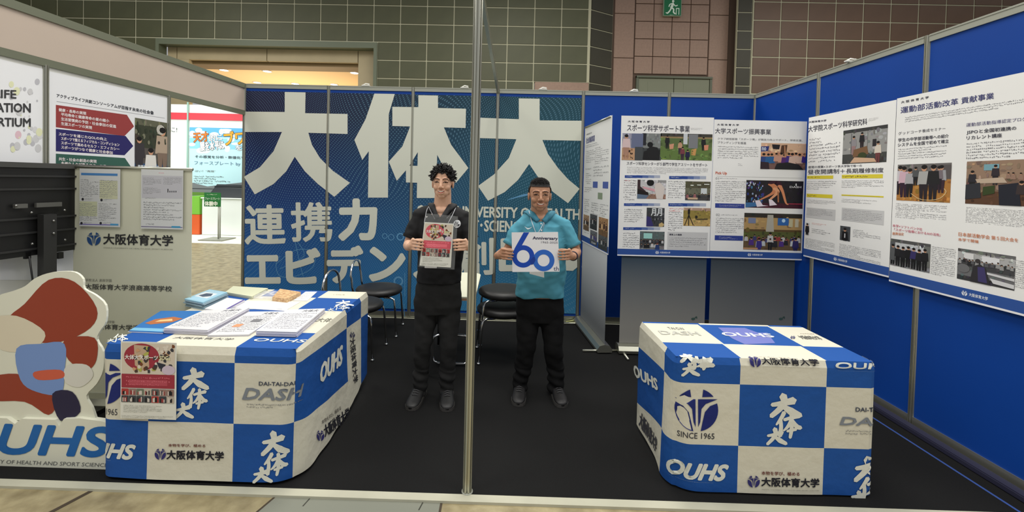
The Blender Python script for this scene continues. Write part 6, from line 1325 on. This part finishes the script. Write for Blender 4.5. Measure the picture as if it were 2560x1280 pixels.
q = at(1342, 664, 'y', -1.925); MB().prism([Vector((q.x-.055, -1.925, q.z+.02)), Vector((q.x-.05, -1.925, q.z-.06)), Vector((q.x+.055, -1.925, q.z-.085)), Vector((q.x+.05, -1.925, q.z+.02))], (0, .002, 0)).build('card', PAPER, e, world=True)
# flyer in a clear sleeve
PM = Plane((0, m1['ys'], 0), (1, 0, 0)); h = PM.hit; cx = at(1097, 612, 'y', m1['ys'])
def quadsheet(name, P_, c4, th, m, e):
    q = [P_.M(*P_.hit(*p)) for p in c4]; n = 6; vs = []
    for s_ in (0, th): 
        for j in range(n+1):
            for i in range(n+1): u, v = i/n, j/n; vs.append(q[0]*(1-u)*(1-v)+q[1]*u*(1-v)+q[2]*u*v+q[3]*(1-u)*v+Vector((0, s_, 0)))
    N_ = (n+1)**2; fs = []
    for j in range(n):
        for i in range(n): a = j*(n+1)+i; f = (a, a+n+1, a+n+2, a+1); fs += [f[::-1], tuple(x+N_ for x in f)]
    return MB().add(vs, fs).build(name, m, e, world=True)
e = tag(empty('flyer', cx), 'red and white flyer in a clear sleeve held by the man in the black polo', 'flyer')
quadsheet('sheet', PM, [(1061, 555), (1134, 559), (1127, 669), (1049, 664)], .001, mat('flyer_paper', (220, 220, 210), .5), e)
k = Ink(PM.M, PM.hit, .0004); flyer(k, lambda x, y: (1062+72*x-12*y+1*x*y, 556+108*y+4*x), deep=0, seed=5); k.flush('print', e)
PS = Plane((0, m1['ys']+.003, 0), (1, 0, 0)); quadsheet('clear_sleeve', PS, [(1064, 533), (1145, 541), (1136, 674), (1046, 667)], .0008, mat('clear_sleeve', (190, 194, 196), .12, alpha=.12), e)
k = Ink(PS.M, PS.hit); k.poly([(1064, 540), (1070, 541), (1066, 545)], (206, 206, 206), 1); k.ellipse(1139, 563, 2, 2, (200, 200, 200), 1); k.flush('sleeve_marks', e)
# sign held by the second man
PN = Plane((0, m2['ys'], 0), (1, 0, 0)); cx = at(1339, 630, 'y', m2['ys'])
e = tag(empty('anniversary_sign', cx), 'square white 60th Anniversary sign with blue numerals held by the man in turquoise', 'sign')
quadsheet('board', PN, [(1279, 581), (1395, 580), (1399, 679), (1281, 680)], .003, mat('sign_board_white', (232, 232, 236), .5), e)
k = Ink(PN.M, PN.hit, .0005); BL_ = (26, 72, 176)
k.ring(1308, 641, 22, 12, BL_, 1, 48, ky=1.0); k.poly([(1309, 581), (1323, 581), (1294, 632), (1285, 627), (1286, 622)], BL_, 1.5)
k.ring(1359, 651, 21, 12, (48, 104, 196), 2.2, 48, ky=1.0); k.poly([(1324, 652), (1336, 640), (1339, 650), (1334, 660), (1328, 662)], (24, 60, 150), 2.6)
k.text('Anniversary', 1332, 591, 1394, 602, (40, 44, 80), 2, bold=.03); k.text('1965-2025', 1353, 603, 1394, 609, (120, 120, 130), 2); k.text('th', 1384, 666, 1397, 677, (60, 70, 110), 2)
k.flush('lettering', e)
# wrist watch and bracelet
def band(m, i, t, r, col, name, lab, face=None):
    w_, e_ = m['wr'][i], m['el'][i]; p = w_.lerp(e_, t); d = (e_-w_).normalized(); e = tag(empty(name, p), lab, name.replace('_', ' ')); u_ = d.cross(Vector((0, 0, 1))).normalized(); v_ = d.cross(u_)
    pts = [p+(u_*cos(a)+v_*sin(a))*r for a in [2*pi*j/24 for j in range(24)]]; MB().tube(pts, .004, 8, closed=True).tube([q+d*.006 for q in pts], .004, 8, closed=True).build('strap', mat(name+'_strap', col, .4), e, world=True)
    if face:
        f = p+Vector((0, -r-.002, .004)); MB().lathe([(0, -.004), (.015, -.004), (.016, 0), (.016, .006)], f, 20, 'y').build('dial', mat('watch_face', face, .2), e, world=True)
band(m1, 1, .12, .031, (190, 186, 176), 'wrist_watch', 'light metal wrist watch on the taller man beside the pole', (232, 232, 226))
band(m2, 1, .10, .031, (40, 40, 60), 'wrist_band', 'dark band on the wrist of the man in turquoise')
